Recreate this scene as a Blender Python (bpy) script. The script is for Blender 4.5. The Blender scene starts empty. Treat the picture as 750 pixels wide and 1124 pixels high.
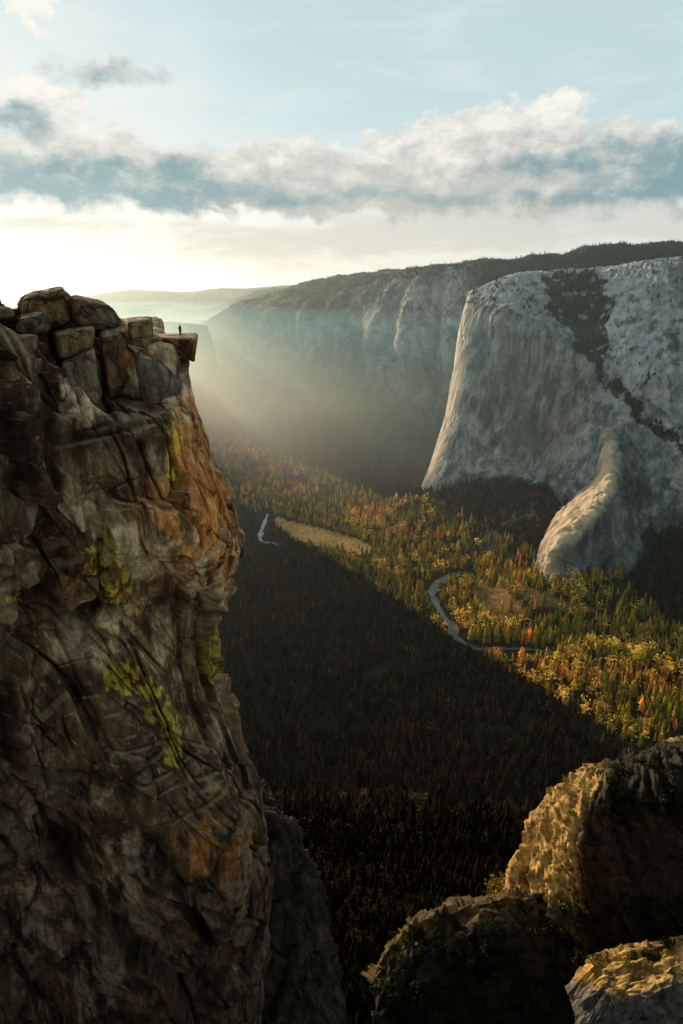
import bpy, math, random
import numpy as np
from mathutils import Vector

rng = np.random.default_rng(7)
random.seed(7)
C = bpy.context.scene.collection

# ------------------------------------------------------------------ camera geometry (24 mm lens on an upright frame, tipped down)
FPX, TILT = 780.0, math.atan(244 / 780.0)
CT, ST = math.cos(TILT), math.sin(TILT)


def P(px, py, Y):
    """A point at Y metres north of the viewpoint, given as a direction."""
    u = (np.asarray(px, float) - 375) / FPX
    v = (562 - np.asarray(py, float)) / FPX
    dy = CT + v * ST
    dz = -ST + v * CT
    return np.stack([u / dy * Y, np.ones_like(u) * Y, dz / dy * Y], -1)


def proj(p):
    d = np.maximum(p[..., 1] * CT - p[..., 2] * ST, 1e-3)
    v = (p[..., 1] * ST + p[..., 2] * CT) / d
    return 375 + FPX * p[..., 0] / d, 562 - FPX * v, d


SUN_AZ, SUN_EL = math.radians(31), math.radians(11.5)
SX, SY = -math.sin(SUN_AZ), math.cos(SUN_AZ)

# ------------------------------------------------------------------ numpy noise
_perm = rng.permutation(4096)
_grad = rng.normal(size=(4096, 3))
_grad /= np.linalg.norm(_grad, axis=1)[:, None]
_rand = rng.random((4096, 6))


def _h(i, j, k):
    return _perm[(_perm[(_perm[i & 4095] + j) & 4095] + k) & 4095]


def perlin(p):
    f = np.floor(p)
    i = f.astype(np.int64)
    t = p - f
    w = t * t * t * (t * (t * 6 - 15) + 10)
    out = 0
    for a in (0, 1):
        wa = w[..., 0] if a else 1 - w[..., 0]
        for b in (0, 1):
            wb = w[..., 1] if b else 1 - w[..., 1]
            for c in (0, 1):
                wc = w[..., 2] if c else 1 - w[..., 2]
                g = _grad[_h(i[..., 0] + a, i[..., 1] + b, i[..., 2] + c)]
                out = out + wa * wb * wc * (g[..., 0] * (t[..., 0] - a) + g[..., 1] * (t[..., 1] - b) + g[..., 2] * (t[..., 2] - c))
    return out * 1.5


def fbm(p, octv=5, gain=0.5, lac=2.03):
    a, s, o = 1.0, 0.0, 0.0
    q = p
    for _ in range(octv):
        o = o + a * perlin(q)
        s += a
        a *= gain
        q = q * lac + 17.3
    return o / s


def ridged(p, octv=4):
    a, s, o = 1.0, 0.0, 0.0
    q = p
    for _ in range(octv):
        o = o + a * (1 - 2 * np.abs(perlin(q)))
        s += a
        a *= 0.5
        q = q * 2.1 + 9.1
    return o / s


def voro(p):
    """F1, F2-F1, offset to the cell's centre, six random numbers of the cell."""
    base = np.floor(p).astype(np.int64)
    n = p.shape[:-1]
    f1 = np.full(n, 9.0)
    f2 = np.full(n, 9.0)
    off = np.zeros(p.shape)
    rid = np.zeros(n, np.int64)
    for a in (-1, 0, 1):
        for b in (-1, 0, 1):
            for c in (-1, 0, 1):
                ci = base + (a, b, c)
                h = _h(ci[..., 0], ci[..., 1], ci[..., 2])
                d = p - (ci + 0.1 + 0.8 * _rand[h, :3])
                dd = np.sqrt((d * d).sum(-1))
                m = dd < f1
                f2 = np.where(m, f1, np.minimum(f2, dd))
                f1 = np.where(m, dd, f1)
                off = np.where(m[..., None], d, off)
                rid = np.where(m, h, rid)
    return f1, f2 - f1, off, _rand[rid]


def facet(q, size, tilt, seed):
    """blocks with flat tilted faces, each standing out or back."""
    f1, e, off, rd = voro(q / size + seed)
    dsp = (rd[..., 0] - .5) * 1.0 + (off * (rd[..., 1:4] - .5) * 2).sum(-1) * tilt
    return dsp, e, rd


def sstep(a, b, x):
    t = np.clip((x - a) / (b - a), 0, 1)
    return t * t * (3 - 2 * t)


def lerp(a, b, t):
    return a + (b - a) * t


def blob(px, py, x, y, sx, sy):
    return np.exp(-(((px - x) / sx) ** 2 + ((py - y) / sy) ** 2))


def in_poly(px, py, poly):
    px, py = np.asarray(px, float), np.asarray(py, float)
    c = np.zeros(px.shape, bool)
    n = len(poly)
    for i in range(n):
        x1, y1 = poly[i]
        x2, y2 = poly[(i + 1) % n]
        m = (y1 > py) != (y2 > py)
        c ^= m & (px < (x2 - x1) * (py - y1) / (y2 - y1 + 1e-9) + x1)
    return c


# ------------------------------------------------------------------ object helpers
def tag(o, label=None, cat=None, group=None, kind=None):
    for k, v in (('label', label), ('category', cat), ('group', group), ('kind', kind)):
        if v:
            o[k] = v
    return o


def empty(name, loc=(0, 0, 0)):
    o = bpy.data.objects.new(name, None)
    o.location = loc
    o.empty_display_size = 0.5
    C.objects.link(o)
    return o


def make_mesh(name, verts, tris, mat, col=None, smooth=True, quads=False):
    k = 4 if quads else 3
    me = bpy.data.meshes.new(name)
    verts = np.ascontiguousarray(verts, dtype=np.float32).reshape(-1, 3)
    tris = np.ascontiguousarray(tris, dtype=np.int32).reshape(-1, k)
    me.vertices.add(len(verts))
    me.vertices.foreach_set('co', verts.ravel())
    me.loops.add(tris.size)
    me.loops.foreach_set('vertex_index', tris.ravel())
    me.polygons.add(len(tris))
    me.polygons.foreach_set('loop_start', np.arange(0, tris.size, k, dtype=np.int32))
    me.update(calc_edges=True)
    if smooth:
        me.polygons.foreach_set('use_smooth', np.ones(len(tris), bool))
    if col is not None:
        ca = me.color_attributes.new('Col', 'FLOAT_COLOR', 'POINT')
        c4 = np.ones((len(verts), 4), np.float32)
        c4[:, :3] = np.asarray(col).reshape(-1, 3)
        ca.data.foreach_set('color', c4.ravel())
    me.materials.append(mat)
    me.validate()
    return me


def link(name, me, parent=None, loc=None):
    o = bpy.data.objects.new(name, me)
    C.objects.link(o)
    if parent is not None:
        o.parent = parent
    if loc is not None:
        o.location = loc
    return o


def grid_quads(nr, nc):
    i = np.arange(nr - 1)[:, None] * nc + np.arange(nc - 1)[None]
    return np.stack([i, i + 1, i + nc + 1, i + nc], -1).reshape(-1, 4)


def catmull(ctrl, n):
    """Resample axis 0 of ctrl to n samples on a Catmull-Rom curve."""
    m = ctrl.shape[0]
    t = np.linspace(0, m - 1, n)
    i = np.minimum(t.astype(int), m - 2)
    f = (t - i).reshape((-1,) + (1,) * (ctrl.ndim - 1))
    p0 = ctrl[np.maximum(i - 1, 0)]
    p1 = ctrl[i]
    p2 = ctrl[i + 1]
    p3 = ctrl[np.minimum(i + 2, m - 1)]
    return 0.5 * (2 * p1 + (p2 - p0) * f + (2 * p0 - 5 * p1 + 4 * p2 - p3) * f ** 2 + (3 * p1 - p0 - 3 * p2 + p3) * f ** 3)


def patch(rows, nr, nc):
    a = np.array(rows, float)
    w = P(a[..., 0], a[..., 1], a[..., 2])
    g = catmull(w, nr)
    g = catmull(np.swapaxes(g, 0, 1), nc)
    return np.swapaxes(g, 0, 1)


def normals(g):
    du = np.gradient(g, axis=1)
    dv = np.gradient(g, axis=0)
    n = np.cross(du, dv)
    n /= np.linalg.norm(n, axis=-1)[..., None] + 1e-9
    # towards the viewpoint or up
    s = np.sign(-(n * g).sum(-1).mean())
    return n * s


# ------------------------------------------------------------------ materials
def nodes(name):
    m = bpy.data.materials.new(name)
    m.use_nodes = True
    nt = m.node_tree
    nt.nodes.clear()
    return m, nt


def N(nt, typ, **kw):
    n = nt.nodes.new(typ)
    for k, v in kw.items():
        setattr(n, k, v)
    return n


def noise_node(nt, vec, scale, detail=6, rough=0.6, dist=0.0):
    n = N(nt, 'ShaderNodeTexNoise')
    n.inputs['Scale'].default_value = scale
    n.inputs['Detail'].default_value = detail
    n.inputs['Roughness'].default_value = rough
    n.inputs['Distortion'].default_value = dist
    nt.links.new(vec, n.inputs['Vector'])
    return n.outputs['Fac']


def ramp(nt, fac, stops):
    r = N(nt, 'ShaderNodeValToRGB')
    el = r.color_ramp.elements
    while len(el) < len(stops):
        el.new(0.5)
    for e, (p, c) in zip(el, stops):
        e.position = p
        e.color = (*c, 1) if not np.isscalar(c) else (c, c, c, 1)
    nt.links.new(fac, r.inputs['Fac'])
    return r.outputs['Color']


def mixc(nt, a, b, fac, mode='MIX'):
    m = N(nt, 'ShaderNodeMix', data_type='RGBA', blend_type=mode)
    for s, v in ((m.inputs[6], a), (m.inputs[7], b), (m.inputs[0], fac)):
        if hasattr(v, 'links'):
            nt.links.new(v, s)
        elif np.isscalar(v):
            s.default_value = v
        else:
            s.default_value = (*v, 1)
    return m.outputs[2]


def scaled(nt, coord, sc):
    mp = N(nt, 'ShaderNodeMapping')
    mp.inputs['Scale'].default_value = sc
    nt.links.new(coord, mp.inputs['Vector'])
    return mp.outputs['Vector']


def rock_material(name, unit, streak=(1, 1, .18), bump=1.0, spread=(0.55, 1.5), crack=0.5, streakiness=0.6, grain=0.7):
    """Vertex colour broken up by grain, streaks down the face and joints; unit is the size in metres of the middle detail."""
    m, nt = nodes(name)
    out = N(nt, 'ShaderNodeOutputMaterial')
    b = N(nt, 'ShaderNodeBsdfPrincipled')
    b.inputs['Roughness'].default_value = 0.9
    b.inputs['Specular IOR Level'].default_value = 0.2
    nt.links.new(b.outputs[0], out.inputs[0])
    geo = N(nt, 'ShaderNodeNewGeometry').outputs['Position']
    col = N(nt, 'ShaderNodeVertexColor', layer_name='Col').outputs['Color']
    st = scaled(nt, geo, streak)
    n1 = noise_node(nt, geo, 1.0 / unit, 9, 0.68)
    n2 = noise_node(nt, st, 0.9 / unit, 8, 0.65, 0.0)
    n3 = noise_node(nt, geo, 6.0 / unit, 6, 0.7)
    c = mixc(nt, col, ramp(nt, n1, [(0.30, spread[0]), (0.5, 1.0), (0.72, spread[1])]), 1.0, 'MULTIPLY')
    c = mixc(nt, c, ramp(nt, n2, [(0.34, 0.45), (0.5, 1.0), (0.68, 1.45)]), streakiness, 'MULTIPLY')
    c = mixc(nt, c, ramp(nt, n3, [(0.32, 0.55), (0.5, 1.0), (0.7, 1.4)]), grain, 'MULTIPLY')
    v = N(nt, 'ShaderNodeTexVoronoi', feature='DISTANCE_TO_EDGE')
    v.inputs['Scale'].default_value = 0.55 / unit
    wv = N(nt, 'ShaderNodeVectorMath', operation='ADD')
    nz = N(nt, 'ShaderNodeTexNoise')
    nz.inputs['Scale'].default_value = 0.7 / unit
    nz.inputs['Detail'].default_value = 4
    nt.links.new(st, nz.inputs['Vector'])
    sc = N(nt, 'ShaderNodeVectorMath', operation='SCALE')
    sc.inputs['Scale'].default_value = unit * .5
    nt.links.new(nz.outputs['Color'], sc.inputs[0])
    nt.links.new(st, wv.inputs[0])
    nt.links.new(sc.outputs[0], wv.inputs[1])
    nt.links.new(wv.outputs[0], v.inputs['Vector'])
    cr = ramp(nt, v.outputs['Distance'], [(0.0, 0.15), (0.022, 1.0)])
    c = mixc(nt, c, cr, crack, 'MULTIPLY')
    nt.links.new(c, b.inputs['Base Color'])
    # height: streaks + grain + joints
    h = N(nt, 'ShaderNodeMath', operation='ADD')
    nt.links.new(n1, h.inputs[0])
    nt.links.new(n2, h.inputs[1])
    h2 = N(nt, 'ShaderNodeMath', operation='MULTIPLY_ADD')
    nt.links.new(n3, h2.inputs[0])
    h2.inputs[1].default_value = 0.35
    nt.links.new(h.outputs[0], h2.inputs[2])
    h3 = N(nt, 'ShaderNodeMath', operation='MULTIPLY_ADD')
    nt.links.new(cr, h3.inputs[0])
    h3.inputs[1].default_value = 0.4 * crack
    nt.links.new(h2.outputs[0], h3.inputs[2])
    bp = N(nt, 'ShaderNodeBump')
    bp.inputs['Strength'].default_value = 0.8
    bp.inputs['Distance'].default_value = unit * 0.35 * bump
    nt.links.new(h3.outputs[0], bp.inputs['Height'])
    nt.links.new(bp.outputs[0], b.inputs['Normal'])
    return m


def leaf_material(name, lo=0.55, hi=1.5, tint=None, var=0.35):
    m, nt = nodes(name)
    out = N(nt, 'ShaderNodeOutputMaterial')
    d = N(nt, 'ShaderNodeBsdfDiffuse')
    t = N(nt, 'ShaderNodeBsdfTranslucent')
    mx = N(nt, 'ShaderNodeMixShader')
    mx.inputs[0].default_value = 0.3
    geo = N(nt, 'ShaderNodeNewGeometry').outputs['Position']
    if tint is None:
        col = N(nt, 'ShaderNodeVertexColor', layer_name='Col').outputs['Color']
    else:
        oi = N(nt, 'ShaderNodeObjectInfo')
        hs = N(nt, 'ShaderNodeHueSaturation')
        hs.inputs['Color'].default_value = (*tint, 1)
        mr = N(nt, 'ShaderNodeMapRange')
        mr.inputs['To Min'].default_value = 1 - var
        mr.inputs['To Max'].default_value = 1 + var
        nt.links.new(oi.outputs['Random'], mr.inputs['Value'])
        nt.links.new(mr.outputs[0], hs.inputs['Value'])
        mh = N(nt, 'ShaderNodeMapRange')
        mh.inputs['To Min'].default_value = 0.48
        mh.inputs['To Max'].default_value = 0.52
        nt.links.new(oi.outputs['Random'], mh.inputs['Value'])
        nt.links.new(mh.outputs[0], hs.inputs['Hue'])
        col = hs.outputs[0]
    c = mixc(nt, col, ramp(nt, noise_node(nt, geo, 0.4, 4), [(0.3, lo), (0.7, hi)]), 1.0, 'MULTIPLY')
    nt.links.new(c, d.inputs[0])
    nt.links.new(c, t.inputs[0])
    nt.links.new(d.outputs[0], mx.inputs[1])
    nt.links.new(t.outputs[0], mx.inputs[2])
    nt.links.new(mx.outputs[0], out.inputs[0])
    return m


def flat_material(name, colour, scale=1.0, rough=0.9, lo=0.7, hi=1.3, spec=0.2):
    m, nt = nodes(name)
    out = N(nt, 'ShaderNodeOutputMaterial')
    b = N(nt, 'ShaderNodeBsdfPrincipled')
    b.inputs['Roughness'].default_value = rough
    b.inputs['Specular IOR Level'].default_value = spec
    geo = N(nt, 'ShaderNodeNewGeometry').outputs['Position']
    c = mixc(nt, colour, ramp(nt, noise_node(nt, geo, scale, 5), [(0.3, lo), (0.7, hi)]), 1.0, 'MULTIPLY')
    nt.links.new(c, b.inputs['Base Color'])
    nt.links.new(b.outputs[0], out.inputs[0])
    return m


M_CLIFF = rock_material('cliff_rock', 1.1, streak=(1, 1, .13), bump=.75, spread=(.62, 1.35), crack=0.35, streakiness=.7, grain=.9)
M_MONO = rock_material('pale_granite', 60.0, streak=(1, 1, .06), bump=0.12, spread=(0.8, 1.18), crack=0.0, streakiness=0.75, grain=0.3)
M_CROP = rock_material('outcrop_granite', 4.0, streak=(1, 1, .3), bump=.35, crack=0.5, streakiness=0.5, grain=.8)
M_FAR = rock_material('far_wall_rock', 90.0, streak=(1, 1, .3), bump=0.5, crack=0.05, streakiness=0.5)
M_LAND = rock_material('valley_ground', 14.0, streak=(1, 1, 1), bump=0.5, crack=0.0, streakiness=0.3)
M_LAND.node_tree.nodes['Principled BSDF'].inputs['Specular IOR Level'].default_value = 0
M_LEAF = leaf_material('forest_foliage')

# ------------------------------------------------------------------ far wall, monolith, buttress (control points: direction + distance)
wall_sky = [(120, 420, 8200), (200, 378, 7800), (240, 354, 7200), (270, 338, 7000), (330, 319, 6800), (380, 311, 6500), (430, 304, 6300), (480, 300, 6000), (540, 296, 5800), (620, 289, 5600), (700, 281, 5500), (750, 276, 5400), (880, 270, 5300)]
wall_back = [(x, y + 12, d + 1500) for x, y, d in wall_sky]
wall_mid = [(120, 425, 7600), (200, 386, 7000), (240, 362, 6700), (270, 347, 6500), (330, 329, 6200), (380, 319, 5900), (430, 312, 5500), (480, 305, 5150), (540, 299, 4950), (620, 291, 4850), (700, 283, 4800), (750, 281, 4800), (880, 275, 4800)]
wall_top = [(120, 430, 6900), (200, 392, 6600), (240, 372, 6300), (270, 360, 6100), (330, 342, 5800), (380, 331, 5500), (430, 325, 5050), (480, 317, 4750), (540, 309, 4600), (620, 300, 4500), (700, 293, 4500), (750, 291, 4500), (880, 285, 4500)]
wall_bot = [(120, 450, 6500), (200, 430, 6200), (240, 410, 6000), (270, 405, 5700), (330, 400, 5400), (380, 408, 5050), (430, 420, 4700), (480, 436, 4400), (540, 460, 4200), (620, 460, 4200), (700, 460, 4200), (750, 460, 4200), (880, 460, 4200)]
wall_foot = [(120, 480, 5300), (200, 478, 5200), (240, 478, 5100), (270, 480, 4950), (330, 484, 4750), (380, 491, 4500), (430, 502, 4250), (480, 518, 3950), (540, 520, 3850), (620, 520, 3850), (700, 520, 3850), (750, 520, 3850), (880, 520, 3850)]
wall_low = [(x, y + 30, d - 40) for x, y, d in wall_foot]
WALL = [wall_back, wall_sky, wall_mid, wall_top, wall_bot, wall_foot, wall_low]

MONO = [
    [(560, 330, 4300), (555, 330, 4300), (560, 322, 4300), (580, 315, 4300), (610, 312, 4250), (655, 311, 4200), (705, 304, 4100), (755, 299, 4000), (860, 293, 3900)],
    [(530, 316, 3900), (520, 320, 3760), (538, 311, 3740), (570, 301, 3720), (608, 299, 3680), (652, 298, 3620), (702, 291, 3500), (752, 286, 3400), (860, 280, 3300)],
    [(522, 330, 3850), (511, 336, 3610), (521, 336, 3540), (552, 343, 3360), (592, 355, 3240), (640, 378, 3180), (692, 388, 3030), (752, 398, 2900), (860, 405, 2800)],
    [(514, 365, 3850), (504, 365, 3590), (517, 367, 3460), (552, 374, 3330), (592, 383, 3210), (640, 408, 3100), (692, 428, 2930), (752, 440, 2800), (860, 450, 2700)],
    [(510, 400, 3830), (499, 400, 3560), (513, 402, 3370), (550, 407, 3300), (592, 414, 3180), (640, 436, 3030), (692, 462, 2850), (752, 480, 2720), (860, 490, 2600)],
    [(500, 455, 3780), (490, 455, 3490), (504, 457, 3300), (546, 461, 3230), (590, 465, 3110), (638, 482, 2930), (692, 506, 2740), (752, 524, 2620), (860, 532, 2500)],
    [(486, 508, 3700), (474, 507, 3410), (489, 508, 3220), (537, 507, 3150), (585, 510, 3030), (634, 524, 2830), (692, 550, 2630), (752, 566, 2510), (860, 572, 2400)],
    [(474, 541, 3600), (462, 541, 3345), (478, 541, 3155), (522, 530, 3085), (578, 532, 2965), (630, 556, 2720), (692, 596, 2510), (752, 604, 2430), (860, 605, 2330)],
    [(470, 570, 3580), (458, 572, 3330), (476, 575, 3140), (520, 565, 3070), (578, 572, 2950), (630, 600, 2690), (692, 640, 2480), (752, 650, 2400), (860, 650, 2310)],
]
BUTT = [
    [(668, 462, 2960), (668, 466, 2940), (673, 468, 2880), (682, 474, 2860), (702, 484, 2850), (730, 500, 2880), (770, 520, 2850)],
    [(655, 492, 2930), (660, 492, 2870), (671, 494, 2700), (686, 504, 2680), (710, 516, 2690), (735, 524, 2740), (775, 540, 2760)],
    [(646, 534, 2840), (654, 528, 2760), (668, 532, 2540), (690, 544, 2550), (715, 558, 2590), (740, 562, 2640), (775, 570, 2660)],
    [(626, 562, 2720), (632, 554, 2620), (655, 555, 2390), (682, 570, 2420), (712, 584, 2500), (740, 586, 2540), (778, 590, 2540)],
    [(602, 590, 2600), (607, 580, 2500), (629, 584, 2270), (660, 592, 2350), (690, 602, 2340), (722, 606, 2480), (778, 604, 2500)],
    [(594, 612, 2460), (598, 604, 2370), (612, 608, 2200), (648, 612, 2310), (684, 616, 2260), (716, 618, 2430), (778, 612, 2450)],
    [(598, 640, 2340), (599, 634, 2250), (610, 640, 2150), (648, 634, 2240), (682, 636, 2190), (710, 622, 2380), (778, 620, 2420)],
    [(600, 668, 2320), (599, 664, 2230), (610, 670, 2130), (648, 662, 2220), (682, 666, 2170), (710, 652, 2360), (778, 650, 2400)],
]
foot_pts = []
for row in (wall_foot[2:8], MONO[7], BUTT[6][:6]):
    a = np.array(row, float)
    foot_pts.append(catmull(P(a[:, 0], a[:, 1], a[:, 2]), 14))
foot_pts = np.concatenate(foot_pts)

# ------------------------------------------------------------------ terrain height
def smax(a, b, k):
    h = np.clip(0.5 + 0.5 * (a - b) / k, 0, 1)
    return lerp(b, a, h) + k * h * (1 - h)


def terrain_z(x, y):
    p2 = np.stack([x, y, np.zeros_like(x)], -1)
    z = -1000 + 10 * fbm(p2 / 420, 4)
    for fx, fy, fz in foot_pts:
        d = np.hypot(x - fx, y - fy)
        z = np.maximum(z, fz + 8 - 0.42 * d - 0.00006 * d * d)
    # our own side of the valley
    r = np.hypot(x * 0.75, y)
    south = -232 - 0.62 * r + 40 * fbm(p2 / 260 + 5, 5)
    z = smax(z, south, 60)
    # unseen ridges, put in and shaped to block the sun beside the lit strip, in coordinates along (s) and across (c) the sunlight
    c = x * SY - y * SX
    s = x * SX + y * SY
    w = 60 * fbm(p2 / 300 + 3, 4)
    jag = 230 * fbm(np.stack([c / 110, 0 * c, s / 900], -1) + 70, 4)
    ridgeA = -1000 + 700 * sstep(1440, 1200, c + w * 0.8 + jag) * sstep(3350, 3900, s + w) * sstep(5600, 4600, s)
    ridgeA = ridgeA + 60 * fbm(p2 / 200 + 1, 4) * (ridgeA > -900)
    ridgeB = -1000 + 735 * sstep(1840, 1950, c + w * 0.5) * sstep(2140, 2060, c + w * 0.5) * sstep(5000, 5500, s) * sstep(7400, 6300, s)
    z = np.maximum(z, np.maximum(ridgeA, ridgeB))
    return z


# ------------------------------------------------------------------ colours shared by rock painters (linear reflectance)
def paint_far(g, n):
    px, py, _ = proj(g)
    f = fbm(g / 500, 5)
    steep = 1 - np.clip(n[..., 2], 0, 1)
    forest = np.array([.028, .046, .042])
    rock = np.array([.40, .47, .48]) * (1 + 1.1 * fbm(g * (1 / 40, 1 / 40, 1 / 400) + 3, 5))[..., None]
    m = sstep(0.30, 0.62, steep + 0.55 * f)
    band = 1.3 * blob(px, py, 465, 365, 45, 58) + 0.65 * blob(px, py, 500, 350, 20, 60) + 0.5 * blob(px, py, 405, 365, 35, 30) + 0.3 * blob(px, py, 330, 370, 50, 25)
    m = np.clip(band * (0.55 + 1.6 * np.clip(f + .25, 0, 1)), 0, 1) * sstep(0.2, 0.5, steep + .3 * f + .15)
    return lerp(forest, rock, m[..., None])


g = patch(WALL, 330, 420)
n = normals(g)
d = 90 * ridged(g * (1 / 900, 1 / 900, 1 / 1600), 5) + 40 * fbm(g / 160, 4)
px, py, _ = proj(g)
d = d + 190 * blob(px, py, 462, 385, 15, 36) - 120 * blob(px, py, 482, 390, 7, 36) + 150 * blob(px, py, 502, 395, 12, 40) - 90 * blob(px, py, 438, 385, 7, 30) + 120 * blob(px, py, 418, 380, 13, 28) + 90 * blob(px, py, 385, 375, 12, 22) - 60 * blob(px, py, 400, 372, 6, 30) + 80 * blob(px, py, 340, 365, 16, 25)
fade = sstep(0, 40, np.arange(330))[:, None]
g = g + n * (d * 0.85)[..., None] * fade[..., None]
n = normals(g)
me = make_mesh('far_wall', g, grid_quads(330, 420), M_FAR, paint_far(g, n), quads=True)
tag(link('far_valley_wall', me), 'hazy forested far wall of the valley with pale cliff bands', kind='structure')
WALLG, WALLN = g, n

# distant ridges at the horizon
for k, (pts, Y) in enumerate([([(-200, 330), (-60, 333), (30, 330), (95, 323), (150, 319), (200, 321), (245, 317), (290, 315), (345, 311), (420, 312), (600, 312)], 15000),
                              ([(100, 345), (180, 340), (225, 337), (260, 325), (285, 318), (330, 314), (380, 310), (460, 312), (600, 320)], 10500)]):
    a = np.array(pts, float)
    rows = []
    for dy, dY in ((6, 1500), (0, 0), (8, -500), (22, -1200), (60, -2200), (95, -3000)):
        rows.append([(x, y + dy, Y + dY) for x, y in pts])
    g = patch(rows, 90, 260)
    g = g + np.array([0, 0, 1.0]) * (70 * fbm(g / 900, 5))[..., None]
    f = fbm(g / 700, 4)
    col = lerp(np.array([.05, .055, .04]), np.array([.16, .14, .11]), sstep(-.1, .4, f)[..., None])
    me = make_mesh('distant_hills', g, grid_quads(90, 260), M_FAR, col, quads=True)
    tag(link('distant_hills', me), ['pale hills lost in haze on the horizon', 'hazy ridge sloping down behind the far valley wall'][k], kind='structure')


# the monolith
def mono_disp(g, n):
    st = g * (1 / 150, 1 / 150, 1 / 700)
    f1, e, off, rd = voro(g * (1 / 170, 1 / 170, 1 / 420) + fbm(g / 250, 3)[..., None] * 0.5)
    f1b, eb, offb, rdb = voro(g * (1 / 55, 1 / 55, 1 / 190) + fbm(g / 120, 3)[..., None] * .4)
    d = 20 * fbm(st, 5) + 9 * (rd[..., 0] - .5) + 7 * (rdb[..., 0] - .5) + 1.5 * fbm(g / 40, 4) + 8 * ridged(g * (1 / 50, 1 / 50, 1 / 800), 3) + 2.5 * ridged(g * (1 / 17, 1 / 17, 1 / 400), 3) - 4 * sstep(.06, 0, eb)
    return d, rd


def paint_mono(g, n, rd, gully=True):
    px, py, _ = proj(g)
    wx, wy = px + 14 * fbm(g / 130, 4), py + 14 * fbm(g / 130 + 9, 4)
    st = 1.4 * fbm(g * (1 / 38, 1 / 38, 1 / 650), 6)
    big = fbm(g / 240, 4)
    fine = fbm(g / 30, 4)
    pale = np.array([.40, .46, .475])
    grey = np.array([.145, .19, .205])
    tan = np.array([.46, .41, .33])
    dark = np.array([.030, .036, .026])
    c = lerp(grey, pale, sstep(-.35, .35, st + 0.7 * big)[..., None])
    c = lerp(c, tan, (0.6 * sstep(.05, .4, fbm(g / 200 + 7, 4) + .4 * st))[..., None])
    c = c * (0.85 + 0.3 * rd[..., 1])[..., None]
    sf = fbm(g * (1 / 11, 1 / 11, 1 / 380) + 13, 4)
    cr_ = sstep(.80, .96, ridged((g + 25 * fbm(g / 150, 2)[..., None]) * (1 / 42, 1 / 42, 1 / 600), 3))
    c = c * (1 + .85 * sf)[..., None] * (1 - .5 * cr_)[..., None] * (.97 + .15 * fine)[..., None]
    c = lerp(c, np.array([.82, .72, .56]), (.8 * sstep(16, 4, px - np.interp(py, [330, 400, 455, 508, 541], [509, 499, 490, 474, 462])))[..., None] * gully)  # sunlight painted as a cream strip down the left edge
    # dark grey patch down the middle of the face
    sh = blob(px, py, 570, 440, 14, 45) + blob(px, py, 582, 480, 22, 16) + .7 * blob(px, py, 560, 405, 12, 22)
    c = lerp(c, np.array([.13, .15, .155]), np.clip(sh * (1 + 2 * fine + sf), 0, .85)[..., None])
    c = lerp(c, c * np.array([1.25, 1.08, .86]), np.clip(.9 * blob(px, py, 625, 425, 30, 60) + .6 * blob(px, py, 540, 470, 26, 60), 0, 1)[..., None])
    # trees on the low-angle summit and down the gully, snow-pale slabs between
    flat = sstep(.42, .62, n[..., 2] + .12 * big)
    if gully:
        gl = [(598, 300), (650, 296), (668, 330), (664, 360), (660, 385), (668, 412), (700, 446), (752, 482), (850, 520), (850, 540), (752, 496), (700, 460), (668, 432), (650, 408), (640, 385), (618, 362), (606, 335)]
        wx, wy = px + 14 * fbm(g / 130, 4), py + 14 * fbm(g / 130 + 9, 4)
        wx2, wy2 = px + 26 * fbm(g / 110 + 33, 5), py + 26 * fbm(g / 110 + 44, 5)
        inside = in_poly(wx2, wy2, gl)
        ridge2 = in_poly(wx, wy, [(735, 285), (800, 280), (800, 345), (752, 345), (738, 320)])
        c = lerp(c, dark, (0.9 * ((inside & (fbm(g / 50 + 5, 4) > -.22)) | ridge2))[..., None])
        slabw = in_poly(wx, wy, [(500, 296), (760, 270), (760, 470), (690, 430), (640, 380), (600, 350), (560, 338), (510, 330)])
        c = np.where((slabw & ~inside)[..., None], lerp(c, pale * 1.15, .5) * 1.15, c)
        slab = in_poly(px, py, [(500, 300), (760, 270), (760, 470), (690, 430), (640, 380), (600, 352), (560, 340), (510, 332)])
        speck = sstep(.12, .3, fbm(g * (1 / 30, 1 / 30, 1 / 80), 4) + .3 * big) * slab
        c = lerp(c, dark, (0.7 * speck * ~inside)[..., None])
        rock = blob(px, py, 690, 345, 25, 60) * slab * ~inside
        c = c * (1 + .25 * rock)[..., None]
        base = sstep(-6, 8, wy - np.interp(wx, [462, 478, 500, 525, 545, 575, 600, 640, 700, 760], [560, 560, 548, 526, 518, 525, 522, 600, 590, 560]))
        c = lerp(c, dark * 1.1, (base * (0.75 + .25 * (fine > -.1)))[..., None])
    else:
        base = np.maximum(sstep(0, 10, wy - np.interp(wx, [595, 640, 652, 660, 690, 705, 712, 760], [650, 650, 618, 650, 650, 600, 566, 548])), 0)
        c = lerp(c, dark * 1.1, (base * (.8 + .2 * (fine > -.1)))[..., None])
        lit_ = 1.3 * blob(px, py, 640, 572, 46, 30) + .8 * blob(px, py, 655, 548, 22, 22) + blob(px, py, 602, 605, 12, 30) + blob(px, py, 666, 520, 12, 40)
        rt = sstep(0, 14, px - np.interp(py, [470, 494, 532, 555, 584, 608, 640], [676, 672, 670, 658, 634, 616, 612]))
        c = c * (1 - .35 * rt)[..., None]  # painted shade to the right of the crest
        c = lerp(c, np.array([.95, .78, .50]) * (.8 + .3 * st)[..., None], (np.clip(lit_, 0, .9) * (1 - rt))[..., None])  # painted sunlight on the crest's left side
    return c


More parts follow.
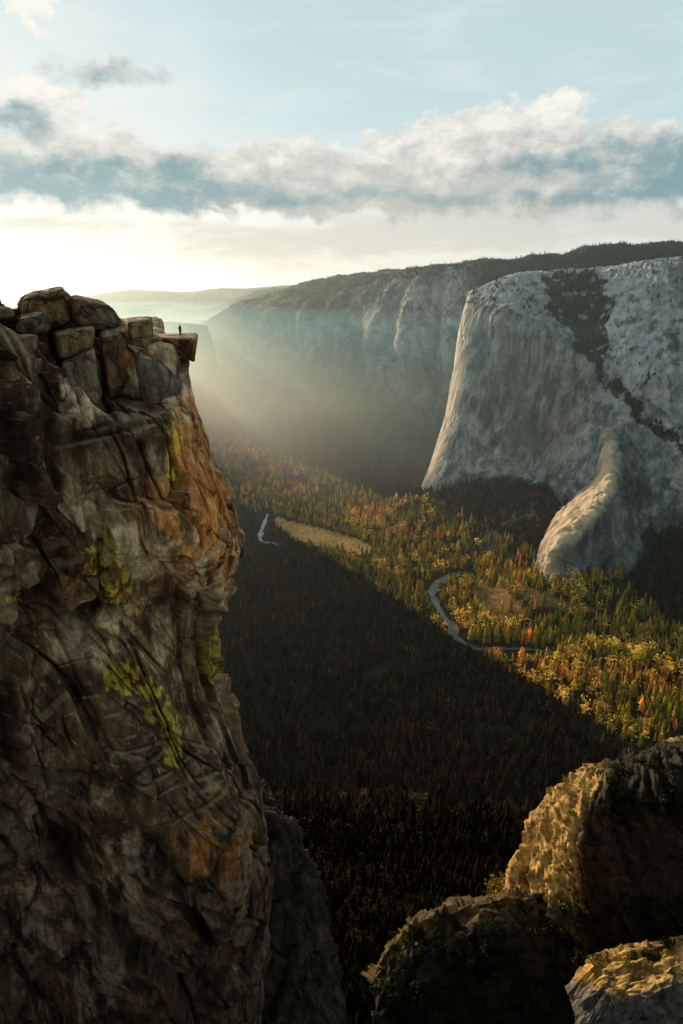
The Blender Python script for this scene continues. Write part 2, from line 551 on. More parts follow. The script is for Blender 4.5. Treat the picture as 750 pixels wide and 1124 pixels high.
g = patch(MONO, 620, 520)
n = normals(g)
d, rd = mono_disp(g, n)
cidx = np.linspace(0, 8, 520)[None]
amp = lerp(.55, 1.0, sstep(1.8, 3.5, cidx)) * np.ones((620, 1))
g = g + n * (d * 0.9 * amp)[..., None]
n = normals(g)
MONOG, MONON = g, n
mono = empty('granite_monolith', tuple(P(560, 540, 3000)))
tag(mono, 'huge pale granite monolith with sunlit left edge rising across the valley', 'rock wall')
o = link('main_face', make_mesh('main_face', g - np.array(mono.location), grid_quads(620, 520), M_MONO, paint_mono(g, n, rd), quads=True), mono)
g = patch(BUTT, 320, 220)
n = normals(g)
d, rd = mono_disp(g, n)
g = g + n * (d * 0.9 + 30 * ridged((g @ np.array([[1, 0, 0], [0, 1, 0], [-.5, 0, 1]])) / (110, 110, 330), 5) + 5 * fbm(g / 18, 4) - 12)[..., None]
n = normals(g)
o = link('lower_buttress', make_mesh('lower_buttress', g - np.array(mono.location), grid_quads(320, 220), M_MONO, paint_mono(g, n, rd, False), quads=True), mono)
o['label'] = 'sunlit rib of pale rock below the right of the main face'

# ------------------------------------------------------------------ ground
naz, nrr = 640, 760
az = np.radians(np.linspace(-62, 62, naz))
rr = np.geomspace(40, 32000, nrr)
R_, A_ = np.meshgrid(rr, az, indexing='ij')
X, Y = R_ * np.sin(A_), R_ * np.cos(A_)
Z = terrain_z(X, Y)
g = np.stack([X, Y, Z], -1)
px, py, dd = proj(g)
f = fbm(g / 90, 4)
f2 = fbm(g / 300 + 4, 4)
dark = np.array([.045, .034, .020])
moss = np.array([.050, .046, .022])
meadow = np.array([.85, .50, .19])
meadow2 = np.array([.55, .40, .13])
rocky = np.array([.16, .145, .12])
col = lerp(dark, moss, sstep(-.3, .3, f + f2)[..., None])
MEADOWS = [[(300, 566), (325, 572), (362, 583), (405, 596), (418, 606), (395, 608), (350, 602), (322, 592), (305, 580)],
           [(520, 632), (560, 650), (580, 672), (560, 690), (535, 676), (515, 652)],
           [(560, 640), (640, 662), (660, 672), (600, 668), (570, 655)]]
for mp in MEADOWS:
    m = in_poly(px + 8 * f, py + 5 * f2, mp)
    col = np.where(m[..., None], lerp(meadow, meadow2, sstep(-.2, .3, f)[..., None]) * (1 if mp is MEADOWS[0] else .45), col)
talus = sstep(-.05, .25, fbm(g / 60 + 2, 5)) * (blob(px, py, 560, 585, 45, 25) + blob(px, py, 590, 570, 25, 22))
col = lerp(col, rocky * 1.5, np.clip(talus * 1.2, 0, 1)[..., None])
near = sstep(900, 350, R_) * sstep(.22, .4, fbm(g / 35 + 8, 5))
col = lerp(col, rocky * .5, (near * .35)[..., None]) * lerp(.22, 1, sstep(700, 1250, R_))[..., None]  # shade painted into the near slope, which is coloured darker
me = make_mesh('ground', g, grid_quads(nrr, naz), M_LAND, col, quads=True)
tag(link('valley_ground', me), 'forested valley floor and slopes', kind='structure')

# ------------------------------------------------------------------ river: ribbons of water with pale gravel bars
M_WATER = flat_material('river_water', (.10, .13, .13), 0.02, rough=0.15, spec=0.6)
M_GRAVEL = flat_material('river_gravel', (.30, .285, .24), 0.05, lo=.6, hi=1.3)
RIVERS = [([(514, 631, 10), (497, 632, 16), (480, 640, 20), (474, 652, 20), (480, 666, 18), (488, 678, 18), (494, 688, 24), (500, 700, 22), (512, 708, 16), (530, 713, 14), (560, 712, 9), (606, 717, 8)], 'river'),
          ([(294, 565, 8), (290, 576, 14), (286, 587, 16), (288, 595, 14), (297, 596, 10), (304, 599, 8)], 'river_bend')]
for pts, nm in RIVERS:
    a = np.array(pts, float)
    z0 = -1000
    ray1 = P(a[:, 0], a[:, 1], 1.0)
    w = ray1 * (z0 / ray1[:, 2])[:, None]
    w = catmull(w, 160)
    wd = .55 * catmull(a[:, 2:3], 160)[:, 0] * (1 + .9 * fbm(w / 60, 3))
    w[:, 0] += 9 * fbm(w / 55 + 3, 3)
    w[:, 1] += 16 * fbm(w / 70 + 8, 3)
    tn = np.gradient(w, axis=0)
    side = np.stack([-tn[:, 1], tn[:, 0], 0 * tn[:, 0]], -1)
    side /= np.linalg.norm(side, axis=1)[:, None]
    for name, k0, k1, dz, mat in ((nm, -1, 1, 0.0, M_WATER), ('gravel_bar', .5, 1.6, -1.0, M_GRAVEL)):
        t = np.linspace(k0, k1, 7)
        gg = w[:, None] + side[:, None] * (t[None, :, None] * wd[:, None, None] * np.clip(1 + 1.4 * fbm(w / 60 + k1 * 9, 3), .2, 2.5)[:, None, None])
        gg[..., 2] = np.maximum(terrain_z(gg[..., 0], gg[..., 1]).max(1)[:, None], -1e9) + 2.5 + dz
        o = link(name, make_mesh(name, gg, grid_quads(160, 7), mat, quads=True))
        tag(o, kind='structure')

# ------------------------------------------------------------------ left cliff
EY = [330, 366, 385, 405, 430, 450, 500, 560, 600, 640, 690, 720, 760, 800, 840, 900, 960, 1010, 1070, 1124, 1300, 1600]
EX = [188, 190, 196, 200, 204, 208, 229, 249, 251, 249, 236, 238, 246, 258, 270, 288, 293, 294, 288, 282, 280, 276]
YB = 97.0


def edge_x(y):
    return np.interp(y, EY, EX)


def crow(py_l, py_r, dY=0.0, bulge=0.0):
    """one level of the cliff: left side beyond the frame ... right corner ... round the back."""
    e = float(edge_x(py_r))
    ys = lambda t: lerp(py_l, py_r, t)
    return [(-330, ys(0), 60 + dY), (-150, ys(0), 66 + dY), (-40, ys(.1), 73 + dY), (30, ys(.25), 80 + dY), (75, ys(.4), 84 + dY - bulge), (e - 105, ys(.55), 87 + dY - bulge),
            (e - 60, ys(.75), 89.5 + dY - bulge), (e - 25, ys(.9), 92.5 + dY), (e - 6, ys(1), 97 + dY), (e, ys(1), 101 + dY), (e - 14, ys(1) - 4, 112 + dY), (e - 70, ys(1) - 12, 150 + dY), (e - 160, ys(1) - 24, 230 + dY)]


top_lip = [(-330, 366, 62), (-150, 366, 68), (-40, 366, 76), (25, 370, 83), (75, 360, 88), (112, 364, 90), (150, 384, 92), (186, 394, 94.5), (194, 400, 98), (197, 400, 102), (186, 396, 113), (140, 380, 150), (50, 362, 230)]
top_back = [(x - 6, min(y, 352) if i < 6 else y - 6, Yd + 14) for i, (x, y, Yd) in enumerate(top_lip)]
top_far = [(x - 20, min(y - 2, 350), Yd + 60) for x, y, Yd in top_lip]
CL = [top_far, top_back, top_lip, crow(385, 412, 0.2), crow(420, 442, -.2, .5), crow(470, 490, -.6, 1.5), crow(520, 535, -1.0, 1.5), crow(570, 580, -1.2, 1.0), crow(620, 630, -.4, 0), crow(670, 685, 0.6, -1), crow(730, 742, .6, 0), crow(800, 806, 0, 1.2),
      crow(870, 870, -.4, 2), crow(945, 940, -.6, 2.5), crow(1030, 1015, -.8, 2), crow(1124, 1110, -1.2, 1.5), crow(1250, 1230, -2, 1), crow(1450, 1420, -3, 0)]
NR, NC = 1150, 760
g = patch(CL, NR, NC)
n0 = normals(g)
warp = np.stack([fbm(g / 7 + k * 31, 3) for k in range(3)], -1)
q = g + warp * 2.2


RV = np.array([[1, 0, 0], [0, 1, 0], [.35, 0, 1]])            # leaning joints
RD = np.array([[.80, 0, -.60], [0, 1, 0], [.60, 0, .80]])      # slabs slanting up to the right
px, py, dep = proj(g)
dA, eA, rA = facet((g + warp * .35) @ RV, np.array([11, 11, 34.]), 1.05, 3.1)
dD, eD, rD = facet((g + warp * .25) @ RD, np.array([7.5, 7.5, 22.]), 1.05, 5.5)
dB, eB, rB = facet((g + warp * .2) @ RV, np.array([3.4, 3.4, 13.]), .9, 7.7)
dC, eC, rC = facet(g + warp * .25, np.array([1.1, 1.1, 2.6]), .9, 1.3)
rid = ridged((g + warp) * (1 / 2.6, 1 / 2.6, 1 / 18.), 4)
grain = ridged(((g + warp) @ RD) * (1 / 1.8, 1 / 1.8, 1 / 14.), 4)
big = fbm(g * (1 / 15., 1 / 15., 1 / 26.), 4)
rough = sstep(-.15, .35, fbm(g / 9 + 40, 3)) * lerp(1, .5, sstep(620, 820, py))
crackA = sstep(.06, .0, eA) * .8
crackB = sstep(.05, .0, eB) * rough
crackD = sstep(.06, .0, eD) * .8
saw = np.mod(g[..., 2] / (9 + 10 * rA[..., 4]) + rA[..., 5] * 3 + .25 * fbm(g / 6, 2), 1.0)
saw2 = np.mod(g[..., 2] / (2.2 + 2.5 * rB[..., 4]) + rB[..., 5] * 3 + .2 * fbm(g / 3, 2), 1.0)
disp = 3.6 * dA + 2.3 * dD + 1.15 * dB * (.15 + .85 * rough) + .34 * dC * rough + .12 * rid + .10 * grain + 1.5 * big + 1.3 * saw * (rA[..., 3] > .5) + .15 * saw2 * (rB[..., 3] > .5) - .5 * crackA - .25 * crackB - .4 * crackD + .14 * fbm(g / 1.2, 5)
# long joints: mostly upright, some slanting up to the right
jw = g + warp * .22
jv = sstep(.90, .985, ridged((jw + 50) @ RV / (5.5, 5.5, 110), 1)) * sstep(-.25, .1, fbm(g / 12 + 61, 3))
jd = sstep(.91, .985, ridged((jw + 80) @ RD / (8, 8, 120), 1)) * sstep(-.15, .2, fbm(g / 12 + 67, 3))
jh = sstep(.93, .99, ridged((jw + 30) / (30, 30, 6), 1)) * sstep(0, .25, fbm(g / 9 + 71, 3))
joint = np.maximum(np.maximum(jv, jd), jh)
disp = disp - 1.3 * jv - 1.0 * jd - .7 * jh
# the large shapes of the face
disp = disp + 2.6 * blob(px, py, 165, 470, 45, 45) - 2.6 * blob(px, py, 118, 415, 26, 30) - 2.4 * blob(px, py, 52, 500, 16, 110) + 1.6 * blob(px, py, 20, 560, 26, 120) - 1.8 * blob(px, py, 120, 545, 40, 22)
disp = disp + 2.2 * blob(px, py, 215, 590, 30, 60) - 2.0 * blob(px, py, 150, 690, 70, 16) - 2.2 * blob(px, py, 205, 850, 22, 60) + 1.6 * blob(px, py, 130, 850, 40, 60) - 1.8 * blob(px, py, 80, 900, 24, 120) + 2.0 * blob(px, py, 245, 930, 22, 70)
EDGE0 = int(NC * 8.6 / 12)
for _ in range(10):
    disp[1:-1, EDGE0:] = .25 * disp[:-2, EDGE0:] + .5 * disp[1:-1, EDGE0:] + .25 * disp[2:, EDGE0:]
for _ in range(1):
    disp[1:-1] = .25 * disp[:-2] + .5 * disp[1:-1] + .25 * disp[2:]
    disp[:, 1:-1] = .25 * disp[:, :-2] + .5 * disp[:, 1:-1] + .25 * disp[:, 2:]
amp = np.clip(sstep(0, 0.12, np.linspace(0, 1, NR)), 0.15, 1)[:, None] * np.ones((1, NC))
amp = amp * np.where(px > edge_x(py) - 14, .55, 1.0)
g = g + n0 * ((disp - .5) * amp)[..., None]
n = normals(g)
px, py, dep = proj(g)

brown = np.array([.150, .105, .066])
black = np.array([.062, .045, .032])
grey = np.array([.27, .25, .215])
pale = np.array([.50, .465, .39])
ochre = np.array([.42, .23, .06])
rust = np.array([.30, .14, .055])
lich = np.array([.38, .34, .05])
st = fbm(g * (1 / 1.6, 1 / 1.6, 1 / 11.), 5)
st2 = fbm(g * (1 / 0.7, 1 / 0.7, 1 / 6.) + 3, 4)
md = fbm(g / 5 + 11, 5)
sm = fbm(g / 1.3 + 2, 4)
col = lerp(black, brown, sstep(-.35, .25, md + .6 * st)[..., None])
gk = sstep(.42, .72, rB[..., 4] * .30 + .35 * rA[..., 4] + .25 * rD[..., 4] + .55 * md + .40 * st)
gk = np.clip(gk + .0, 0, 1) * (.45 + .55 * sstep(-.2, .3, sm + st2))
col = lerp(col, grey, (gk * .9)[..., None])
# ochre and rust streaks, with golden light painted along the upper right edge
oz = 1.15 * blob(px, py, 215, 510, 32, 62) + .8 * blob(px, py, 228, 575, 26, 40) + .9 * blob(px, py, 126, 385, 16, 42) + .75 * blob(px, py, 240, 930, 40, 75) + .4 * blob(px, py, 165, 540, 30, 35) - .7 * blob(px, py, 125, 480, 55, 48) + .5 * blob(px, py, 225, 560, 40, 120) + .17 + .2 * blob(px, py, 100, 640, 90, 160)
ok = sstep(.26, .66, oz * (.62 + 1.5 * st) + .25 * sm)
col = lerp(col, lerp(rust, ochre, sstep(-.2, .3, st2 + md)[..., None]), (ok * .85)[..., None])
# pale slabs
ps = sstep(.3, .75, blob(px, py, 92, 425, 26, 48) * (1 + 1.3 * st + .6 * sm))
ps = np.maximum(ps * (.75 + .25 * (st2 > -.1)), .75 * sstep(.35, .7, blob(px, py, 150, 605, 42, 38) * (1 + 1.2 * md)))
ps = np.maximum(ps, .7 * sstep(.3, .6, blob(px, py, 178, 420, 34, 26) * (1 + md)))
ps = np.maximum(ps, .75 * sstep(.35, .75, (blob(px, py, 105, 700, 60, 42) + blob(px, py, 225, 640, 30, 35)) * (.8 + 1.6 * md)))
ps = np.maximum(ps, .55 * sstep(.4, .75, (blob(px, py, 30, 1010, 40, 60) + blob(px, py, 110, 1080, 40, 60) + blob(px, py, 140, 950, 35, 50)) * (.8 + 1.8 * st)))
col = lerp(col, lerp(grey * 1.15, pale, sstep(-.3, .3, sm + st)[..., None]), np.clip(ps, 0, 1)[..., None])
# lichen
lz = blob(px, py, 132, 745, 30, 18) + blob(px, py, 168, 770, 14, 22) + .8 * blob(px, py, 190, 815, 16, 40) + .7 * blob(px, py, 232, 720, 16, 45) + .8 * blob(px, py, 190, 500, 10, 60) + .6 * blob(px, py, 12, 650, 20, 12) + .7 * blob(px, py, 222, 957, 9, 9) + .6 * blob(px, py, 125, 960, 22, 14) + .5 * blob(px, py, 140, 660, 40, 60) + .5 * blob(px, py, 140, 430, 12, 30) + .45 * blob(px, py, 110, 610, 60, 40)
lk = sstep(.44, .58, lz * (.72 + 2.1 * fbm(g * (1 / .8, 1 / .8, 1 / 2.2) + 5, 5)) + .22 * st + .15 * jv)
col = lerp(col, lich, (lk * .85)[..., None])
# white quartz-like scratches
vein = sstep(.93, .99, ridged((g + 1.5 * warp) @ np.array([[.8, 0, .45], [0, 1, 0], [-.45, 0, .8]]) / (5, 5, 14), 1)) * sstep(.1, .4, md)
col = lerp(col, pale, (vein * .5)[..., None])
v2 = sstep(.80, .97, ridged(((g + .6 * warp) @ RD) / (1.5, 1.5, 10), 2)) * sstep(-.05, .3, fbm(g / 6 + 77, 3))
v3 = sstep(.82, .97, ridged((g + .6 * warp) / (1.3, 1.3, 12), 2)) * sstep(-.05, .3, fbm(g / 7 + 99, 3))
col = lerp(col, pale, (.5 * np.maximum(v2, v3))[..., None])
v4 = sstep(.84, .97, ridged((g + .8 * warp + 50) @ RV / (2.2, 2.2, 16), 2))
col = col * (1 - .6 * v4)[..., None]
# joints and hollows stay dark, the top ledges are pale
col = col * (1 - .5 * np.maximum(np.maximum(crackA, crackD), .8 * crackB))[..., None]
col = col * (.84 + .32 * np.where(rough > .5, rB[..., 1], rD[..., 1]))[..., None] * (.7 + .6 * sstep(-.3, .6, grain))[..., None]
col = lerp(col, np.array([.34, .30, .25]), (.6 * sstep(.55, .85, n[..., 2]))[..., None])
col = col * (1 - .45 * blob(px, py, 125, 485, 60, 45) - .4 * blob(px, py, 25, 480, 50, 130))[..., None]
low = 2.3 * lerp(1.0, .24, sstep(560, 1080, py)) * lerp(.66, 1.0, sstep(-20, 110, px + .12 * (py - 500)))  # painted shade down the face; left side darkened too
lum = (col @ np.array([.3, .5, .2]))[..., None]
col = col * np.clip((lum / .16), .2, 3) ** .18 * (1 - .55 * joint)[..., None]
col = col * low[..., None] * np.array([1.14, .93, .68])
cliff = empty('granite_cliff', tuple(P(150, 600, 90)))
tag(cliff, 'towering brown and ochre streaked granite cliff under the standing person', 'cliff')
CO = np.array(cliff.location)
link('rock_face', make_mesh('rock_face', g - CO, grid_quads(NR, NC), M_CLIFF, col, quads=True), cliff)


# ------------------------------------------------------------------ separate rocks: rounded hexahedra with broken faces
def hexa(front, Yf, depth, round_=.35, res=44, seed=0, amp=.3, base=(.10, .08, .06), top=(.34, .30, .25), tint=None, tintk=0.0, gk_=.4, back_dx=-4, back_dy=-3, lic=0.0):
    """front: four directions (tl, tr, br, bl); Yf: their distances; depth: how far the block runs back."""
    F = np.array([P(x, y, Y_) for (x, y), Y_ in zip(front, Yf)])
    B = np.array([P(x + back_dx, y + back_dy, Y_ + depth) for (x, y), Y_ in zip(front, Yf)])
    vs, qs, off = [], [], 0
    lin = np.linspace(-1, 1, res)
    a, b = np.meshgrid(lin, lin, indexing='ij')
    one = np.ones_like(a)
    for ax in range(3):
        for s in (-1, 1):
            c3 = [a, b]
            c3.insert(ax, one * s)
            v = np.stack(c3, -1)
            vs.append(v.reshape(-1, 3))
            qq = grid_quads(res, res)
            if (s > 0) != (ax == 1):
                qq = qq[:, ::-1]
            qs.append(qq + off)
            off += res * res
    v = np.concatenate(vs)
    k = 1.0 / max(round_, .05)
    pn = (np.abs(v) ** (k + 1.2)).sum(1) ** (1 / (k + 1.2))
    v = v / pn[:, None]
    x, y, z = (v[:, i, None] * .5 + .5 for i in range(3))     # x right, y back, z up
    fr = F[0] * (1 - x) * z + F[1] * x * z + F[2] * x * (1 - z) + F[3] * (1 - x) * (1 - z)
    bk = B[0] * (1 - x) * z + B[1] * x * z + B[2] * x * (1 - z) + B[3] * (1 - x) * (1 - z)
    p = fr * (1 - y) + bk * y
    cen = p.mean(0)
    nr_ = (p - cen)
    nr_ /= np.linalg.norm(nr_, axis=1)[:, None]
    sz = np.linalg.norm(p - cen, axis=1).mean()
    wq = p + .3 * sz * np.stack([fbm(p / sz + seed + kk * 9, 3) for kk in range(3)], -1)
    d1, e1, r1 = facet(wq, sz * np.array([.8, .8, .9]), .9, seed * 1.7)
    d2, e2, r2 = facet(wq, sz * .32, .8, seed * 2.3 + 5)
    dd_ = amp * sz * (.34 * d1 + .13 * d2 + .3 * fbm(p / sz * 1.6 + seed, 5) - .10 * sstep(.06, 0, e1))
    p = p + nr_ * dd_[:, None]
    stn = fbm(p * (1 / .8, 1 / .8, 1 / 4.) + seed, 5)
    m_ = fbm(p / 1.6 + seed, 5)
    cc = lerp(np.array(base) * .55, np.array(base) * 1.25, sstep(-.4, .4, stn + m_)[:, None])
    cc = lerp(cc, np.array([.2, .19, .17]), (gk_ * sstep(-.1, .35, m_ + .4 * (r2[:, 0] - .5)))[:, None])
    if tint is not None:
        cc = lerp(cc, np.array(tint), (tintk * sstep(-.15, .25, stn + .3 * m_))[:, None])
    if lic:
        cc = lerp(cc, lich, (lic * sstep(.0, .3, fbm(p / 1.1 + seed + 4, 4)))[:, None])
    up = (v[:, 2] > .80) * 1.0 * sstep(-.4, .1, m_ + .3)
    cc = lerp(cc, np.array(top), (.7 * up)[:, None])
    cc = 1.75 * cc * (1 - .6 * sstep(.06, 0, e1))[:, None] * np.array([1.14, .93, .70])
    return p, np.concatenate(qs), cc, cen


def rock(name, *a, parent=None, **k):
    p, q, cc, cen = hexa(*a, **k)
    if parent is None:
        base = np.array([cen[0], cen[1], p[:, 2].min()])
        return link(name, make_mesh(name, p - base, q, M_CLIFF, cc, quads=True), None, tuple(base))
    return link(name, make_mesh(name, p - CO, q, M_CLIFF, cc, quads=True), parent)


# parts of the cliff itself
o = rock('overhanging_ledge', [(172, 371), (217, 370), (213, 399), (184, 381)], [95.0, 97.5, 98.5, 96], 11, round_=.13, seed=4, amp=.16, base=(.12, .07, .05), tint=(.30, .20, .09), tintk=.7, gk_=.1, back_dx=0, back_dy=-5, parent=cliff)
o['label'] = 'dark streaked ledge jutting out over the valley below the standing person'
rock('stepped_slab', [(139, 352), (168, 349), (169, 372), (142, 374)], [92, 93, 93, 91.5], 8, round_=.16, seed=9, amp=.18, base=(.17, .14, .09), lic=.35, parent=cliff, gk_=.2)
rock('stepped_slab', [(140, 373), (177, 369), (180, 388), (146, 392)], [91.5, 93.5, 93.5, 91], 9, round_=.2, seed=12, amp=.2, base=(.16, .13, .10), parent=cliff)
rock('rounded_shoulder', [(146, 386), (186, 392), (209, 432), (158, 452)], [86.5, 90, 92.5, 85.5], 12, round_=.5, seed=15, amp=.2, base=(.15, .145, .14), top=(.36, .35, .32), gk_=.3, parent=cliff)
rock('rock_pillar', [(108, 362), (142, 358), (143, 420), (122, 445)], [87.5, 90, 89.5, 87], 8, round_=.2, seed=18, amp=.2, base=(.12, .08, .05), tint=(.22, .14, .06), tintk=.5, parent=cliff, gk_=.2)
o = rock('pale_slab', [(65, 397), (105, 380), (112, 440), (79, 470)], [84.0, 85.8, 85.8, 84.4], 6, round_=.15, seed=22, amp=.2, base=(.24, .22, .19), tint=(.12, .10, .08), tintk=.5, gk_=.0, parent=cliff)
rock('rock_block', [(60, 366), (106, 357), (104, 381), (66, 396)], [84, 86, 85.5, 83], 8, round_=.2, seed=25, amp=.2, base=(.18, .14, .09), lic=.3, parent=cliff)
rock('rock_block', [(-10, 372), (42, 366), (44, 392), (-8, 398)], [78, 81, 80.5, 77.5], 8, round_=.3, seed=28, amp=.25, base=(.16, .13, .10), parent=cliff)
rock('rock_block', [(10, 398), (48, 392), (46, 412), (14, 414)], [79, 81, 80, 78.5], 7, round_=.3, seed=31, amp=.25, base=(.14, .115, .09), parent=cliff)
# loose boulders on the rim
o = rock('boulder', [(24, 326), (76, 319), (82, 360), (26, 362)], [86, 88, 87, 85], 9, round_=.42, seed=2, amp=.36, base=(.16, .11, .06), tint=(.26, .17, .08), tintk=.4, gk_=.3)
tag(o, 'tall squarish tan boulder, highest rock on the cliff rim', 'boulder', 'boulders on the cliff rim')
o = rock('boulder', [(74, 322), (122, 334), (139, 361), (84, 366)], [87.5, 89.5, 89.5, 87], 9, round_=.5, seed=5, amp=.26, base=(.13, .10, .07), gk_=.3)
tag(o, 'long rounded boulder sloping right beside the highest boulder', 'boulder', 'boulders on the cliff rim')
o = rock('boulder', [(18, 352), (50, 342), (58, 366), (14, 370)], [81.5, 83.5, 83, 81], 7, round_=.5, seed=8, amp=.3, base=(.09, .075, .06), gk_=.3)
tag(o, 'small dark boulder lying in front of the highest boulder', 'boulder', 'boulders on the cliff rim')
o = rock('boulder', [(-18, 340), (12, 337), (20, 350), (-16, 354)], [80, 83, 82, 80], 6, round_=.5, seed=11, amp=.3, base=(.2, .16, .11), gk_=.3)
tag(o, 'low pale boulder at the left end of the rim beside the bush', 'boulder', 'boulders on the cliff rim')
o = rock('boulder', [(50, 320), (70, 316), (76, 324), (52, 330)], [86, 87, 87, 86], 4, round_=.4, seed=13, amp=.25, base=(.2, .15, .09), gk_=.2)
tag(o, 'flat flake of rock lying on top of the highest boulder', 'boulder', 'boulders on the cliff rim')

# lower dark buttress at the foot of the cliff
rows = []
for x_, y_, Y_ in ((285, 872, 138), (300, 890, 132), (318, 915, 128), (338, 955, 125), (352, 1000, 122), (362, 1060, 119), (372, 1130, 116), (385, 1300, 112)):
    rows.append([(x_ - 90, y_ + 10, Y_ - 12), (x_ - 45, y_ + 6, Y_ - 9), (x_ - 18, y_ + 3, Y_ - 4), (x_, y_, Y_ + 4), (x_ - 4, y_ - 12, Y_ + 22), (x_ - 40, y_ - 40, Y_ + 70)])
g = patch(rows, 300, 200)
n0 = normals(g)
q = g + 2 * np.stack([fbm(g / 6 + k * 31, 3) for k in range(3)], -1)
dA, eA, rA = facet(q, np.array([7, 7, 12.]), .9, 2.1)
dB, eB, rB = facet(q, np.array([2.4, 2.4, 4.5]), .9, 4.2)
g = g + n0 * (2.2 * dA + 1.1 * dB + .8 * fbm(g / 3, 4) - .8 * sstep(.1, 0, eA))[..., None]
m_ = fbm(g / 4 + 3, 5)
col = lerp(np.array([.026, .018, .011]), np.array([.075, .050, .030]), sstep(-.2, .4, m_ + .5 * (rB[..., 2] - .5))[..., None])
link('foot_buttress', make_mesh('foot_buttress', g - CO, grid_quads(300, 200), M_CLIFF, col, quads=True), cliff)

# ------------------------------------------------------------------ outcrops on the right
crop_surfaces = []


def outcrop(name, rows, nr, nc, size, amp, label, paint, cat='rock outcrop', rib=(1, 1, 1), lean=.0, blocky=1.0, ribk=1.0):
    g = patch(rows, nr, nc)
    n0 = normals(g)
    # distances measured over the surface: across (U) and down (V)
    U = np.cumsum(np.linalg.norm(np.gradient(g, axis=1), axis=-1), 1)
    U = U.mean(0)[None] * np.ones((nr, 1))
    Vd = np.cumsum(np.linalg.norm(np.gradient(g, axis=0), axis=-1), 0)
    Vd = Vd.mean(1)[:, None] * np.ones((1, nc))
    wq = size * .16 * np.stack([fbm(g / size + k * 31, 3) for k in range(2)], -1)
    q = np.stack([U + lean * Vd + wq[..., 0], .15 * n0[..., 0] * size, Vd + wq[..., 1]], -1)
    rib = np.array(rib, float)
    b1 = np.abs(perlin(q / (size * .62 * rib) + 3.3))
    b2 = np.abs(perlin(q / (size * .30 * rib) + 8.1))
    dA, eA, rA = facet(q, size * .95 * rib ** .5, .8, size)
    dB, eB, rB = facet(q, size * .34 * rib ** .5, .8, size + 2)
    dE, eE, rE = facet(g + .2 * size * fbm(g / size, 3)[..., None], size * np.array([.42, .42, .55]), .9, size + 9)
    sw = np.mod(g[..., 2] / (size * (.35 + .4 * rA[..., 4])) + rA[..., 5] * 3 + .2 * fbm(g / size * 2, 2), 1.0) - .5
    tv = sstep(.10, .30, np.linspace(0, 1, nr))[:, None] * (.45 + .55 * sstep(-.3, .25, fbm(g / size / .9 + 50, 3)))
    dsp = amp * (ribk * (2.7 * b1 + .75 * b2) * tv + blocky * (1.25 * dA + .55 * dB + .5 * sw) + .12 * dE + .9 * fbm(g / size / 1.6, 3) + .03 * fbm(g / (size * .16), 5) - .8)
    crv = np.maximum(ribk * np.maximum(sstep(.09, .0, b1), .8 * sstep(.06, .0, b2)) * tv, .9 * np.maximum(sstep(.07, 0, eA), .6 * sstep(.06, 0, eB))) * sstep(-.35, .1, fbm(g / size, 3))
    g = g + n0 * dsp[..., None]
    n = normals(g)
    px, py, _ = proj(g)
    m_ = fbm(g / (size * .6) + 4, 5)
    c_ = lerp(np.array([.58, .34, .095]), np.array([.90, .56, .18]), sstep(-.3, .3, m_)[..., None])
    c_ = c_ * (1 - .55 * crv)[..., None] * (.75 + .5 * fbm(g / 1.5, 4))[..., None]
    c_ = c_ * (.72 + .56 * rE[..., 1])[..., None]
    c_ = paint(c_, px, py, n, g, m_)
    base = g[-1].mean(0)
    o = link(name, make_mesh(name, g - base, grid_quads(nr, nc), M_CROP, c_, quads=True), None, tuple(base))
    tag(o, label, cat)
    crop_surfaces.append((g, n, px, py))
    return o


VEG = np.array([.030, .027, .014])


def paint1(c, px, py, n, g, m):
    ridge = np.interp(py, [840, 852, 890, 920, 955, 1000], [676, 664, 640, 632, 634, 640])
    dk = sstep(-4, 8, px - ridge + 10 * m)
    c = lerp(c, np.array([.042, .024, .015]), (dk * .95)[..., None])  # shade painted into the rock right of the ridge line
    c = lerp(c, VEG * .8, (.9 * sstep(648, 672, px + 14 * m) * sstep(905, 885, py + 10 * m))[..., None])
    c = c * (1 - .6 * sstep(.75, .95, ridged((g + 3 * m[..., None]) @ np.array([[1, 0, 0], [0, 1, 0], [.3, 0, 1]]) / (6, 6, 30), 2)))[..., None]
    vg = sstep(.1, .35, fbm(g / 7 + 6, 4) + .35 * n[..., 2] - .18) * lerp(.35, .9, sstep(640, 690, px))
    return lerp(c, VEG, np.clip(vg + .9 * sstep(975, 995, py + 12 * m), 0, 1)[..., None])


O1 = [
    [(668, 838, 420), (682, 830, 415), (700, 823, 410), (715, 820, 405), (735, 814, 400), (775, 806, 395), (930, 790, 390)],
    [(636, 856, 385), (640, 846, 362), (662, 838, 350), (684, 835, 342), (712, 828, 335), (765, 820, 330), (930, 805, 325)],
    [(612, 880, 380), (611, 864, 350), (634, 858, 326), (660, 854, 308), (695, 856, 302), (755, 854, 298), (920, 848, 292)],
    [(600, 903, 380), (591, 889, 343), (613, 889, 318), (641, 886, 294), (675, 892, 289), (752, 894, 285), (910, 890, 278)],
    [(592, 935, 376), (576, 925, 337), (600, 925, 313), (634, 916, 287), (672, 926, 283), (750, 932, 279), (905, 930, 272)],
    [(576, 970, 372), (559, 960, 331), (588, 958, 307), (629, 950, 283), (668, 962, 278), (750, 970, 273), (900, 972, 266)],
    [(560, 1000, 366), (546, 992, 326), (578, 992, 302), (622, 988, 279), (664, 1002, 272), (750, 1010, 266), (900, 1012, 259)],
    [(545, 1050, 360), (538, 1042, 322), (570, 1044, 297), (616, 1044, 272), (662, 1054, 265), (750, 1058, 259), (900, 1060, 250)],
]
outcrop('rock_outcrop', O1, 420, 420, 13.0, 3.4, 'tall craggy outcrop with golden sunlit left face and shadowed right side', paint1, rib=(1.15, 1, 9.0), lean=-.35)


